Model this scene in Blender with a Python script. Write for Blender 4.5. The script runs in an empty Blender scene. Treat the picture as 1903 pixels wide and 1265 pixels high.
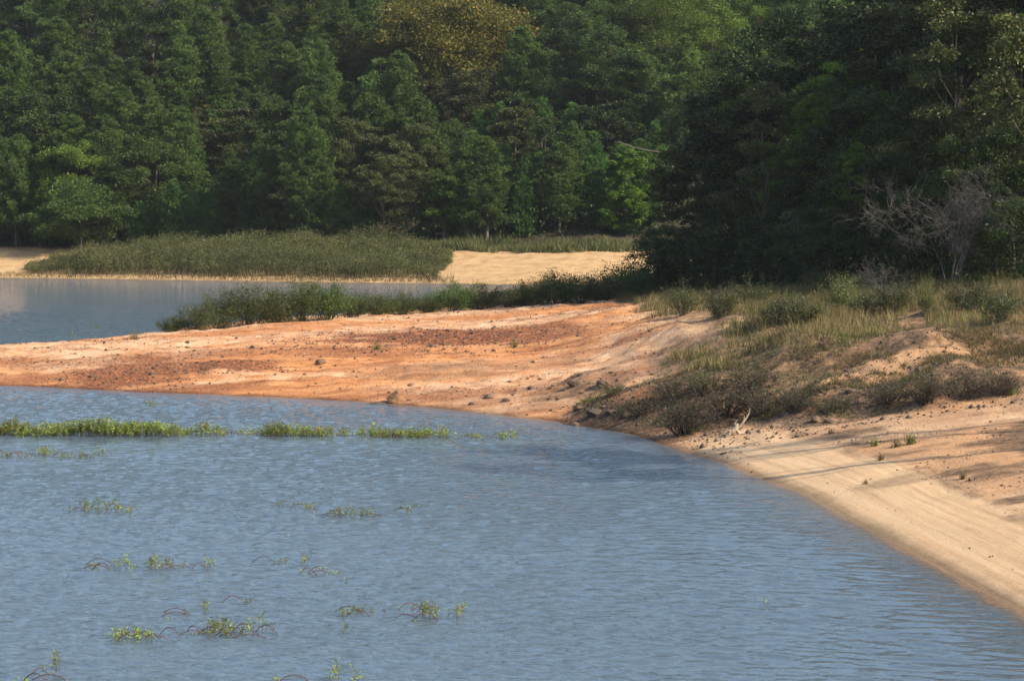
import bpy, math
import numpy as np
R = math.radians
scene = bpy.context.scene
# ------------------------------------------------------------------ camera, light, exposure
CAM_H = 7.8; FPX = 4895.0; PW, PH = 1903, 1265; HORIZ = 360.0
PITCH = math.atan((PH/2-HORIZ)/FPX)
cd = bpy.data.cameras.new("camera"); cam = bpy.data.objects.new("camera", cd)
scene.collection.objects.link(cam); scene.camera = cam
cam.location = (0, 0, CAM_H); cam.rotation_euler = (math.pi/2-PITCH, 0, 0)
cd.sensor_width = 36; cd.lens = 36*FPX/PW; cd.clip_start = 0.5; cd.clip_end = 5000
SUN_EL, SUN_AZ = R(34), R(-23)         # azimuth from +X towards +Y
w = bpy.data.worlds.new("World"); scene.world = w; w.use_nodes = True
wn = w.node_tree; bg = wn.nodes['Background']
sky = wn.nodes.new('ShaderNodeTexSky'); sky.sky_type = 'NISHITA'; sky.sun_disc = False
sky.sun_elevation = SUN_EL; sky.sun_rotation = math.pi/2-SUN_AZ
sky.air_density = 1.0; sky.dust_density = 2.2; sky.ozone_density = 1.2
wn.links.new(sky.outputs[0], bg.inputs[0]); bg.inputs[1].default_value = 0.138
sd = bpy.data.lights.new("sun", 'SUN'); sun = bpy.data.objects.new("sun", sd)
scene.collection.objects.link(sun); sd.energy = 4.6; sd.angle = R(0.5); sd.color = (1, 0.86, 0.68)
from mathutils import Vector
sdir = Vector((math.cos(SUN_EL)*math.cos(SUN_AZ), math.cos(SUN_EL)*math.sin(SUN_AZ), math.sin(SUN_EL)))
sun.rotation_euler = (-sdir).to_track_quat('-Z', 'Y').to_euler(); sun.location = sdir*200
vs = scene.view_settings; vs.view_transform = 'Standard'; vs.look = 'None'; vs.gamma = 1; vs.exposure = 0.88
scene.render.resolution_x, scene.render.resolution_y = 1024, 680

COL = scene.collection
# ------------------------------------------------------------------ helpers
def ray(px, py):
    a = px-PW/2; b = PH/2-py; c, s = math.cos(PITCH), math.sin(PITCH)
    return np.array([a, FPX*c+b*s, -FPX*s+b*c])
def wp(px, py, z=0.0):                 # photo pixel at height z -> (X, Y)
    d = ray(px, py); t = (z-CAM_H)/d[2]; return (d[0]*t, d[1]*t)
def at(px, py, Y):                     # photo pixel at depth Y -> X, Y, Z
    d = ray(px, py); t = Y/d[1]; return (d[0]*t, Y, CAM_H+d[2]*t)
def hashn(ix, iy, seed):
    h = (ix.astype(np.int64)*374761393 + iy.astype(np.int64)*668265263 + seed*1274126177) & 0x7fffffff
    h = ((h ^ (h >> 13))*1103515245) & 0x7fffffff
    h = ((h ^ (h >> 16))*12345679) & 0x7fffffff
    return (h ^ (h >> 11)) % 65536/65535.0
def vn(x, y, seed=0):
    x = np.asarray(x, float); y = np.asarray(y, float)
    ix, iy = np.floor(x), np.floor(y); fx, fy = x-ix, y-iy
    fx = fx*fx*(3-2*fx); fy = fy*fy*(3-2*fy)
    a, b, c, d = hashn(ix, iy, seed), hashn(ix+1, iy, seed), hashn(ix, iy+1, seed), hashn(ix+1, iy+1, seed)
    return (a*(1-fx)+b*fx)*(1-fy)+(c*(1-fx)+d*fx)*fy*1.0
def fbm(x, y, seed=0, o=4):
    s = 0; a = .5
    for i in range(o): s = s+a*vn(x*2**i+i*17.3, y*2**i-i*9.1, seed+i); a *= .5
    return s/(1-.5**o)
def sstep(e0, e1, x):
    t = np.clip((x-e0)/(e1-e0), 0, 1); return t*t*(3-2*t)

def mk_mesh(name, V, F4=None, F3=None, attrs=None, mats=None, smooth=False, midx=None):
    me = bpy.data.meshes.new(name)
    V = np.asarray(V, np.float32); nf4 = 0 if F4 is None else len(F4); nf3 = 0 if F3 is None else len(F3)
    loops = np.concatenate([np.asarray(F, np.int32).ravel() for F in (F4, F3) if F is not None and len(F)])
    me.vertices.add(len(V)); me.vertices.foreach_set('co', V.ravel())
    me.loops.add(len(loops)); me.loops.foreach_set('vertex_index', loops)
    tot = np.concatenate([np.full(nf4, 4, np.int32), np.full(nf3, 3, np.int32)])
    st = np.concatenate([[0], np.cumsum(tot)[:-1]]).astype(np.int32)
    me.polygons.add(nf4+nf3); me.polygons.foreach_set('loop_start', st); me.polygons.foreach_set('loop_total', tot)
    if smooth: me.polygons.foreach_set('use_smooth', np.ones(nf4+nf3, bool))
    if midx is not None: me.polygons.foreach_set('material_index', np.asarray(midx, np.int32))
    for k, a in (attrs or {}).items():
        a = np.asarray(a, np.float32)
        if a.ndim == 1: t = me.attributes.new(k, 'FLOAT', 'POINT'); t.data.foreach_set('value', a)
        else: t = me.attributes.new(k, 'FLOAT_COLOR', 'POINT'); t.data.foreach_set('color', a.ravel())
    for m in (mats or []): me.materials.append(m)
    me.update(calc_edges=True); me.validate()
    return me
def link(name, data, parent=None, loc=None, rz=0, sc=None):
    o = bpy.data.objects.new(name, data); COL.objects.link(o)
    if parent is not None: o.parent = parent
    if loc is not None: o.location = loc
    o.rotation_euler = (0, 0, rz)
    if sc is not None: o.scale = sc
    return o
def tag(o, label=None, cat=None, group=None, kind=None):
    for k, v in (('label', label), ('category', cat), ('group', group), ('kind', kind)):
        if v: o[k] = v
    return o

class Geo:                             # collects tubes and leaves into one mesh
    def __init__(s): s.V = []; s.Q = []; s.T = []; s.A = []; s.n = 0
    def add(s, V, Q=None, T=None, a=None):
        V = np.asarray(V, float).reshape(-1, 3)
        if Q is not None and len(Q): s.Q.append(np.asarray(Q)+s.n)
        if T is not None and len(T): s.T.append(np.asarray(T)+s.n)
        s.A.append(np.full(len(V), .5) if a is None else a); s.V.append(V); s.n += len(V)
    def tube(s, pts, rad, k=6, a=None):
        pts = np.asarray(pts, float); n = len(pts); rad = np.broadcast_to(rad, (n,))
        d = np.gradient(pts, axis=0); d /= np.linalg.norm(d, axis=1)[:, None]+1e-9
        ref = np.array([0.31, 0.95, 0.05]) if abs(d[0, 2]) > .7 else np.array([0, 0, 1.])
        u = np.cross(d, ref); u /= np.linalg.norm(u, axis=1)[:, None]+1e-9; v = np.cross(d, u)
        th = np.arange(k)*2*math.pi/k
        ring = pts[:, None]+rad[:, None, None]*(np.cos(th)[None, :, None]*u[:, None]+np.sin(th)[None, :, None]*v[:, None])
        i = np.arange(n-1)[:, None]*k; j = np.arange(k)[None]; j2 = (j+1) % k
        q = np.stack([i+j, i+j2, i+k+j2, i+k+j], -1).reshape(-1, 4)
        s.add(ring.reshape(-1, 3), q, None, None if a is None else np.full(n*k, a))
    def leaves(s, C, L, W, rng, up=0.0, axis=None, flat=0.0):
        n = len(C); C = np.asarray(C, float)
        a = rng.normal(size=(n, 3)) if axis is None else axis+rng.normal(size=(n, 3))*.35
        a[:, 2] = a[:, 2]*(1-flat)+up
        a /= np.linalg.norm(a, axis=1)[:, None]+1e-9
        r = rng.normal(size=(n, 3)); r[:, 2] *= (1-flat)
        b = np.cross(a, np.array([0, 0, 1.])[None]+r*(.9 if flat else 3)); b /= np.linalg.norm(b, axis=1)[:, None]+1e-9
        sz = rng.uniform(.6, 1.25, n)[:, None]; l = a*L*sz*.5; wv = b*W*sz*.5
        V = np.stack([C-l, C-l*.1+wv, C+l, C-l*.1-wv], 1).reshape(-1, 3)
        q = np.arange(4*n).reshape(-1, 4); s.add(V, q, None, np.repeat(rng.random(n), 4))
    def blades(s, B, Dv, Wd, rng, att=None):        # thin triangles from base B along Dv
        n = len(B); side = np.cross(Dv, rng.normal(size=(n, 3))); side /= np.linalg.norm(side, axis=1)[:, None]+1e-9
        Wd = np.broadcast_to(Wd, (n,))[:, None]
        V = np.stack([B-side*Wd*.5, B+side*Wd*.5, B+Dv], 1).reshape(-1, 3)
        s.add(V, None, np.arange(3*n).reshape(-1, 3), np.repeat(rng.random(n) if att is None else att, 3))
    def mesh(s, name, mats, smooth=False):
        V = np.concatenate(s.V); Q = np.concatenate(s.Q) if s.Q else None; T = np.concatenate(s.T) if s.T else None
        return mk_mesh(name, V, Q, T, {'v': np.concatenate(s.A)}, mats, smooth)

# ------------------------------------------------------------------ materials
def new_mat(name):
    m = bpy.data.materials.new(name); m.use_nodes = True; t = m.node_tree
    b = t.nodes['Principled BSDF']; return m, t, b
def N(t, typ, **k):
    n = t.nodes.new(typ)
    for a, v in k.items(): setattr(n, a, v)
    return n
def mixc(t, fac, a, b, mode='MIX'):
    n = N(t, 'ShaderNodeMix', data_type='RGBA', blend_type=mode)
    for i, v in ((0, fac), (6, a), (7, b)):
        if isinstance(v, bpy.types.NodeSocket): t.links.new(v, n.inputs[i])
        elif i == 0: n.inputs[0].default_value = v
        else: n.inputs[i].default_value = (*v, 1)
    return n.outputs[2]
def ramp(t, fac, pts):
    n = N(t, 'ShaderNodeValToRGB'); t.links.new(fac, n.inputs[0]); e = n.color_ramp.elements
    while len(e) < len(pts): e.new(.5)
    for el, (p, c) in zip(e, pts): el.position = p; el.color = (*c, 1) if len(c) == 3 else c
    return n.outputs[0]
def math_(t, op, a, b=None, clamp=False):
    n = N(t, 'ShaderNodeMath', operation=op, use_clamp=clamp)
    for i, v in ((0, a), (1, b)):
        if v is None: continue
        if isinstance(v, bpy.types.NodeSocket): t.links.new(v, n.inputs[i])
        else: n.inputs[i].default_value = v
    return n.outputs[0]
def noise(t, vec, scale, detail=3, rough=.55):
    n = N(t, 'ShaderNodeTexNoise'); n.inputs['Scale'].default_value = scale
    n.inputs['Detail'].default_value = detail; n.inputs['Roughness'].default_value = rough
    if vec is not None: t.links.new(vec, n.inputs['Vector'])
    return n.outputs['Fac']
def mapping(t, vec, sc, loc=(0, 0, 0), rot=(0, 0, 0)):
    n = N(t, 'ShaderNodeMapping'); n.inputs['Scale'].default_value = sc; n.inputs['Location'].default_value = loc
    n.inputs['Rotation'].default_value = rot; t.links.new(vec, n.inputs['Vector']); return n.outputs[0]

def leaf_mat(name, dark, mid, light, accent=None, accent_at=.93, transl=.3, nscale=.6, rough=.45):
    m, t, b = new_mat(name)
    at_ = N(t, 'ShaderNodeAttribute', attribute_name='v'); oi = N(t, 'ShaderNodeObjectInfo')
    tc = N(t, 'ShaderNodeTexCoord')
    nz = noise(t, tc.outputs['Object'], nscale, 2)
    f = math_(t, 'ADD', math_(t, 'MULTIPLY', at_.outputs['Fac'], .5), math_(t, 'MULTIPLY', math_(t, 'SUBTRACT', nz, .5), 1.3))
    f = math_(t, 'ADD', f, math_(t, 'MULTIPLY', oi.outputs['Random'], .35), True)
    c = ramp(t, f, [(0.05, dark), (.45, mid), (.95, light)])
    if accent:
        g = math_(t, 'GREATER_THAN', at_.outputs['Fac'], accent_at); c = mixc(t, g, c, accent)
    hs = N(t, 'ShaderNodeHueSaturation'); t.links.new(c, hs.inputs['Color'])
    t.links.new(math_(t, 'ADD', math_(t, 'MULTIPLY', oi.outputs['Random'], .03), .485), hs.inputs['Hue'])
    c = hs.outputs[0]
    t.links.new(c, b.inputs['Base Color']); b.inputs['Roughness'].default_value = rough
    b.inputs['Specular IOR Level'].default_value = .16
    tr = N(t, 'ShaderNodeBsdfTranslucent'); t.links.new(mixc(t, .5, c, (.5, .6, .12), 'SOFT_LIGHT'), tr.inputs[0])
    mx = N(t, 'ShaderNodeMixShader'); mx.inputs[0].default_value = transl
    t.links.new(b.outputs[0], mx.inputs[1]); t.links.new(tr.outputs[0], mx.inputs[2])
    t.links.new(mx.outputs[0], t.nodes['Material Output'].inputs[0]); return m
def bark_mat(name, a, b_, sc=3):
    m, t, b = new_mat(name); tc = N(t, 'ShaderNodeTexCoord')
    nz = noise(t, mapping(t, tc.outputs['Object'], (sc*2, sc*2, sc*.5)), 2, 4)
    t.links.new(ramp(t, nz, [(.3, a), (.7, b_)]), b.inputs['Base Color']); b.inputs['Roughness'].default_value = .85
    bp = N(t, 'ShaderNodeBump'); bp.inputs['Strength'].default_value = .6; bp.inputs['Distance'].default_value = .03
    t.links.new(nz, bp.inputs['Height']); t.links.new(bp.outputs[0], b.inputs['Normal']); return m
M = {}
M['pine'] = leaf_mat('pine_needles', (.022, .042, .013), (.066, .108, .027), (.128, .182, .040), (.10, .085, .03), .975, .22, .5)
M['pine_y'] = leaf_mat('young_pine_needles', (.025, .06, .016), (.06, .13, .03), (.11, .20, .045), None, .9, .25, .5)
M['broad'] = leaf_mat('broad_leaves', (.022, .044, .012), (.060, .105, .024), (.12, .175, .04), (.13, .14, .05), .985)
M['broad_y'] = leaf_mat('yellow_green_leaves', (.035, .07, .014), (.10, .16, .026), (.19, .25, .042), (.25, .21, .04), .97, .38)
M['lime'] = leaf_mat('lime_leaves', (.03, .075, .012), (.085, .15, .02), (.16, .24, .03), None, .9, .42)
M['gold'] = leaf_mat('golden_leaves', (.06, .068, .016), (.13, .13, .026), (.23, .205, .036), (.27, .18, .03), .94, .3)
M['dark'] = leaf_mat('shade_toned_leaves', (.009, .020, .007), (.025, .046, .013), (.10, .14, .035), (.18, .19, .05), .975, .25)  # dark tones painted in for the wood's shade, light end lifted for highlights
M['olive'] = leaf_mat('olive_leaves', (.028, .040, .014), (.062, .076, .024), (.115, .125, .04), (.13, .09, .04), .95, .25)
M['silver'] = leaf_mat('silvery_leaves', (.06, .085, .05), (.13, .17, .10), (.24, .29, .18), None, .9, .25)
M['russet'] = leaf_mat('russet_leaves', (.06, .04, .02), (.13, .07, .035), (.22, .12, .06), None, .9, .25)
M['shrub'] = leaf_mat('shrub_leaves', (.035, .048, .02), (.085, .098, .036), (.15, .15, .055), (.16, .10, .05), .93, .25, .35)
M['acacia'] = leaf_mat('acacia_leaves', (.028, .042, .012), (.066, .085, .022), (.13, .15, .04), (.14, .10, .04), .95, .28, .6)
M['brush'] = leaf_mat('brush_leaves', (.024, .026, .012), (.07, .068, .028), (.13, .12, .048), (.14, .07, .04), .93, .2, .6)
M['water_leaf'] = leaf_mat('water_plant_leaves', (.08, .12, .022), (.20, .27, .055), (.36, .42, .11), (.28, .12, .08), .93, .35, 1.5)
M['bark'] = bark_mat('bark', (.05, .038, .028), (.15, .12, .09))
M['pale_bark'] = bark_mat('pale_bark', (.32, .22, .14), (.55, .42, .30))
M['twig'] = bark_mat('dry_twigs', (.04, .035, .032), (.11, .095, .085))
M['dark_twig'] = bark_mat('dark_twigs', (.018, .014, .012), (.06, .045, .035))
M['red_stem'] = bark_mat('red_stems', (.045, .02, .02), (.13, .055, .045))
M['grey_wood'] = bark_mat('weathered_wood', (.13, .10, .07), (.42, .34, .24))
M['dry_grass'] = leaf_mat('dry_grass_blades', (.055, .045, .024), (.16, .12, .06), (.34, .26, .14), (.14, .15, .045), .88, .3, .15)
M['green_grass'] = leaf_mat('green_grass_blades', (.05, .075, .02), (.11, .14, .035), (.22, .24, .07), (.3, .22, .1), .85, .3, .15)
def rock_mat(name, a, b_):
    m, t, b = new_mat(name); tc = N(t, 'ShaderNodeTexCoord'); v = tc.outputs['Object']
    c = ramp(t, noise(t, v, 3, 5, .65), [(.3, a), (.7, b_)])
    oi = N(t, 'ShaderNodeObjectInfo'); c = mixc(t, math_(t, 'MULTIPLY', oi.outputs['Random'], .5), c, (.22, .12, .06))
    t.links.new(c, b.inputs['Base Color']); b.inputs['Roughness'].default_value = .9
    bp = N(t, 'ShaderNodeBump'); bp.inputs['Distance'].default_value = .05; bp.inputs['Strength'].default_value = .8
    t.links.new(noise(t, v, 9, 6, .65), bp.inputs['Height']); t.links.new(bp.outputs[0], b.inputs['Normal']); return m
M['rock'] = rock_mat('brown_stone', (.055, .04, .03), (.22, .16, .10))
M['mud'] = rock_mat('dried_mud', (.10, .045, .022), (.30, .15, .07))
M['dark_rock'] = rock_mat('dark_stone', (.025, .021, .018), (.10, .08, .06))

# ------------------------------------------------------------------ shoreline and ground height
near = [wp(x, y) for x, y in [(0, 716), (100, 719), (240, 727), (430, 735), (560, 740), (700, 748), (800, 757), (900, 768), (1000, 780),
        (1100, 793), (1170, 803), (1240, 825), (1300, 845), (1400, 880), (1500, 922), (1600, 976), (1700, 1032), (1800, 1088), (1903, 1146), (2020, 1215)]]
back = [wp(x, y) for x, y in [(0, 652), (100, 641), (200, 631), (290, 619), (420, 606), (640, 590), (900, 578), (1150, 570)]]
far = [wp(x, y) for x, y in [(-500, 515), (0, 517), (200, 519), (400, 522), (600, 525), (850, 528), (1000, 530), (1200, 531)]]
lake = [(10.9, 36), (13, 26), (12, 16), (-20, 12), (-80, 14), (-260, 40), (-260, 200), (-120, 236)]+far+[(20, 226), (27, 216), (24, 203), (15, 191)] \
    + back[::-1]+[(-32, 124), (-37, 119), (-37.5, 112), (-33, 108)]+near
lake = np.array(lake)
def sdist(X, Y, P, closed=True):
    X = np.asarray(X, float); Y = np.asarray(Y, float); best = np.full(X.shape, 1e18); ins = np.zeros(X.shape, bool)
    n = len(P)
    for i in range(n if closed else n-1):
        (x0, y0), (x1, y1) = P[i], P[(i+1) % n]; dx, dy = x1-x0, y1-y0
        t = np.clip(((X-x0)*dx+(Y-y0)*dy)/(dx*dx+dy*dy+1e-12), 0, 1)
        best = np.minimum(best, (X-x0-t*dx)**2+(Y-y0-t*dy)**2)
        if closed:
            c = (y0 > Y) != (y1 > Y)
            if dy != 0: ins ^= c & (X < (Y-y0)*dx/dy+x0)
    d = np.sqrt(best); return np.where(ins, -d, d) if closed else d
def softp(x, k=1.0): return np.where(x/k > 30, x, k*np.log1p(np.exp(np.clip(x/k, -40, 30))))
FE_A, FE_B = np.array([9.5, 168.0]), np.array([24.0, 112.0])          # forest edge on the right
def forest_s(X, Y):
    d = (FE_B-FE_A)/np.linalg.norm(FE_B-FE_A); nx, ny = -d[1], d[0]
    return (X-FE_A[0])*nx+(Y-FE_A[1])*ny
bumps = []                              # X, Y, sx, sy, amp, rot
def shore_d(X, Y):
    wob = 1.0*(fbm(X*.22, Y*.22, 5, 3)-.5)+.35*(fbm(X*1.3, Y*.9, 8, 3)-.5)
    return sdist(X, Y, lake)+wob*np.clip(1-abs(Y-80)/400, .3, 1)*(1-.8*sstep(5.5, 7.5, X)*sstep(84, 78, Y))
def height(X, Y, fine=True, dd=None):
    X = np.asarray(X, float); Y = np.asarray(Y, float); d = shore_d(X, Y) if dd is None else dd
    dp = np.maximum(d, 0)
    pen = 1.25*(1-np.exp(-dp/10.0))+.012*dp
    beach = 1.5*(1-np.exp(-dp/8.0))+.045*np.minimum(dp, 30)
    wr = sstep(3, 9, X)*sstep(125, 95, Y)
    z = pen*(1-wr)+beach*wr
    yf = 82.5-.6*np.clip(X-4, 0, 9)+1.6*(fbm(X*.3, X*.1, 3, 3)-.5)
    z = z+.78*sstep(yf, yf+6+5*sstep(10, 5, X), Y)*sstep(1.0, 10.5, X+.10*(Y-92))*sstep(150, 120, Y)
    z = z+.07*softp(X-10, 2)*sstep(88, 108, Y)*sstep(200, 150, Y)
    # far bank and wooded hill
    wf = sstep(195, 215, Y)
    zf = .17*np.minimum(dp, 14)+.10*np.clip(dp-14, 0, 10)+.42*softp(dp-26, 4)
    zf = zf*(1-.12*sstep(-10, -60, X))*(1-.75*sstep(60, 110, X))
    zf = 44-softp(44-zf, 5)+3*(fbm(X*.03, Y*.03, 31, 2)-.5)*sstep(20, 60, dp)
    z = z*(1-wf)+zf*wf
    fs = forest_s(X, Y); wfs = sstep(200, 168, Y)*sstep(70, 90, Y)
    z = z+wfs*.42*np.minimum(softp(fs-1.5, 1.5), 31)
    # embankment the photographer stands on
    nb = sstep(32, 8, Y); z = np.where((d > 0), z*(1-nb)+nb*np.minimum(6.1, .6*dp), z)
    for (bx, by, sx, sy, am, ro) in bumps:
        c, s = math.cos(ro), math.sin(ro); u = ((X-bx)*c+(Y-by)*s)/sx; v = (-(X-bx)*s+(Y-by)*c)/sy
        z = z+am*np.exp(-(u*u+v*v)**1.5)*sstep(0, 1.5, d)
    near_ = sstep(200, 160, Y)
    if fine:
        k = sstep(.2, 3, d)
        rough = sstep(2, 7, X)*sstep(79, 84, Y+.3*(X-5))*sstep(150, 125, Y)
        z = z+near_*k*(.20*(fbm(X*.35, Y*.5, 11, 4)-.5)+.19*(fbm(X*1.5, Y*1.3, 12, 4)-.5)*(1-.85*wr)-.22*np.clip(fbm(X*.45, Y*1.1, 19, 4)-.55, 0, 1)*(1-wr)+rough*(.9*(fbm(X*.5, Y*.42, 17, 5)-.5)+.28*(np.abs(fbm(X*1.3, Y*1.0, 18, 4)-.5))))
        z = z+near_*k*.15*(np.abs((fbm(X*.12, Y*.5, 14, 3)*9) % 1-.5))*(1-wr)        # eroded terraces
        z = z+(1-near_)*sstep(1, 6, d)*(.2+.8*sstep(13, 20, d))*(.5*(fbm(X*.3, Y*.3, 15, 3)-.5)+.15*(fbm(X*1.2, Y*1.2, 16, 2)-.5))
    z = np.where(d > 0, z+.02*sstep(0, .5, d), -np.minimum(.14*(-d)+.01, 3.5))
    return z
def B_(px, py, z, sx, sy, amp, rot=0):
    X, Y = wp(px, py, z); bumps.append((X, Y, sx, sy, amp, rot))
B_(1230, 735, .9, 3.2, 3.0, .55); B_(1130, 715, .7, 1.6, 2.2, .35)
B_(1700, 690, 1.8, 5.0, 2.6, .75, .1); B_(1480, 690, 1.6, 2.6, 2.5, .45); B_(1400, 655, 1.7, 3, 4, .3)
B_(735, 735, .4, .9, .7, .22); B_(1250, 640, 1.6, 4, 4, .2)
B_(600, 610, 1.2, 6, 4, .25); B_(380, 680, .7, 3, 2, .15); B_(1100, 585, 1.3, 6, 6, .25)
def G(px, py, lo=40., hi=420.):         # photo pixel -> point on the ground
    d = ray(px, py); Ys = np.linspace(lo, hi, 3000); t = Ys/d[1]; X = d[0]*t; Z = CAM_H+d[2]*t
    h = np.maximum(height(X, Ys), 0); i = np.argmax(h >= Z)
    if h[i] < Z[i]: i = len(Ys)-1
    return (X[i], Ys[i], h[i])
def hz(X, Y): return float(height(np.array([X]), np.array([Y]))[0])

# ------------------------------------------------------------------ ground sheet
def axis(segs):
    out = []
    for a, b, st in segs: out.append(np.arange(a, b, st))
    return np.unique(np.concatenate(out+[[segs[-1][1]]]))
gx = axis([(-1500, -300, 100), (-300, -80, 10), (-80, -36, 1), (-36, -24, .4), (-24, 26, .2), (26, 60, .7), (60, 300, 10), (300, 1501, 100)])
gy = axis([(-400, -40, 40), (-40, 30, 3), (30, 44, .7), (44, 70, .22), (70, 175, .2), (175, 225, 1), (225, 252, .35), (252, 420, 2.0), (420, 800, 20), (800, 3001, 150)])
GX, GY = np.meshgrid(gx, gy); SD = shore_d(GX, GY); GZ = height(GX, GY, dd=SD)
nx_, ny_ = len(gx), len(gy); ii = (np.arange(ny_-1)[:, None]*nx_+np.arange(nx_-1)[None])
GF = np.stack([ii, ii+1, ii+nx_+1, ii+nx_], -1).reshape(-1, 4)
def patch(px, py, z, sx, sy, amp, soft=1.):
    X, Y = wp(px, py, z); u = (GX-X)/sx; v = (GY-Y)/sy; r = np.sqrt(u*u+v*v)+.9*(fbm(GX*.6, GY*.9, 21, 4)-.5)
    return amp*sstep(1.15, .75, r)
red = .55*sstep(.50, .66, fbm(GX*.16, GY*.55, 41, 5))
for a in [(240, 680, .7, 2.6, 4.5, .9), (430, 675, .8, 2.4, 2.5, .9), (800, 640, 1., 4.6, 5., 1), (980, 640, 1., 3, 5, .8), (330, 705, .5, 3.4, 1.2, .7),
          (1200, 592, 1.3, 3.5, 4, .7), (1280, 600, 1.5, 3, 5, .7), (1010, 775, .2, 2.8, 1.3, .8), (700, 745, .2, 1.5, .8, .6), (60, 690, .5, 3, 1.5, .6), (1820, 690, 2, 2.5, 2, .8)]:
    red = np.maximum(red, patch(*a))
ora = sstep(.40, .62, fbm(GX*.12, GY*.3, 44, 4))
for a in [(480, 718, .3, 5.5, 2.2, 1), (700, 660, .8, 9, 5, .8), (200, 715, .15, 6, 2, .9), (620, 690, .5, 4, 3, .8), (900, 690, .6, 5, 4, .6)]: ora = np.maximum(ora, patch(*a))
lit = 0*red
for a in [(1230, 740, .9, 3.6, 4.5, 1), (1120, 780, .3, 2.6, 2.0, .7), (1080, 720, .7, 2.2, 2.4, .6), (820, 700, .5, 3.2, 2.6, .45), (1700, 715, 1.8, 5.0, 3.4, 1), (1480, 745, 1.2, 4.2, 3.2, 1), (1650, 760, 1.2, 2.8, 1.3, .8),
          (1560, 640, 2, 6, 5, .9), (1800, 620, 3, 5, 8, .9), (1230, 815, .1, 1.3, 1.2, .8), (1700, 840, 1.2, 1.7, 1.0, .45), (1000, 690, .7, 2.4, 1.3, .4), (1000, 740, .4, 3.2, 2.6, .35), (850, 745, .3, 2, 1.6, .35), (1330, 690, 1.2, 3, 4, .8)]:
    lit = np.maximum(lit, patch(*a))
lit = np.maximum(lit, sstep(-6, 0, forest_s(GX, GY)+4*(fbm(GX*.4, GY*.4, 50, 3)-.5))*sstep(200, 185, GY)*sstep(84, 94, GY))
lit = np.maximum(lit, 1.0*sstep(80.5, 83, GY+5*(fbm(GX*.3, GY*.2, 52, 3)-.5))*sstep(5.5, 8.5, GX+2*(fbm(GX*.5, GY*.3, 53, 3)-.5))*sstep(140, 120, GY))
for a in [(1730, 660, 2.6, 2.6, 1.8, 1), (1500, 702, 1.9, 1.3, .9, 1), (1350, 640, 2.0, 1.6, 1.2, .6), (1160, 760, .4, 1.1, .9, .7)]:
    lit = lit*(1-.7*patch(*a))
red = np.maximum(red, np.maximum(patch(1790, 700, 2.2, 2.0, 1.6, .9), patch(1320, 725, 1.2, 1.6, 1.4, .8)))
lit = lit*(.72+.28*sstep(.36, .52, fbm(GX*.7, GY*.6, 66, 4)))
sand = np.maximum(sstep(3, 7.5, GX)*sstep(83, 79.5, GY+3*(fbm(GX*.4, GY*.3, 60, 4)-.5)), sstep(205, 220, GY)*sstep(17, 14, SD+3*(fbm(GX*.2, GY*.2, 61, 3)-.5)))
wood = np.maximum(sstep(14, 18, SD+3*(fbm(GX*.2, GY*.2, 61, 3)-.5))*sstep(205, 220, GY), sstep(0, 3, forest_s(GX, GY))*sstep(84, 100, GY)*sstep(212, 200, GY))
sand = np.maximum(sand, .55*sstep(4, 8, GX)*sstep(79, 81, GY)*sstep(150, 110, GY)); red = red*(1-.6*sstep(5, 8, GX)*sstep(79, 81, GY)*sstep(120, 110, GY))
SR_ = sdist(GX, GY, lake)-.9*(fbm(GX*.5, GY*.3, 81, 4)-.5)
upper = sstep(2.5, 3.3, SR_)*sstep(5, 7, GX)*sstep(40, 46, GY)*sstep(83, 80, GY)
lit = np.maximum(lit, upper*(.12+.75*sstep(.48, .62, fbm(GX*.5, GY*.7, 82, 5)))); lit = np.maximum(lit, .7*np.exp(-((SR_-2.8)/.22)**2)*(GX > 5)*(GY < 83)*sstep(.42, .55, fbm(GX*.6, GY*.4, 83, 3)))
sand = sand*(1-.5*upper)
mask = np.stack([red, lit, sand, np.ones_like(red)], -1).reshape(-1, 4)
mask2 = np.stack([ora, wood, sstep(205, 220, GY), np.ones_like(red)], -1).reshape(-1, 4)
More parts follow.
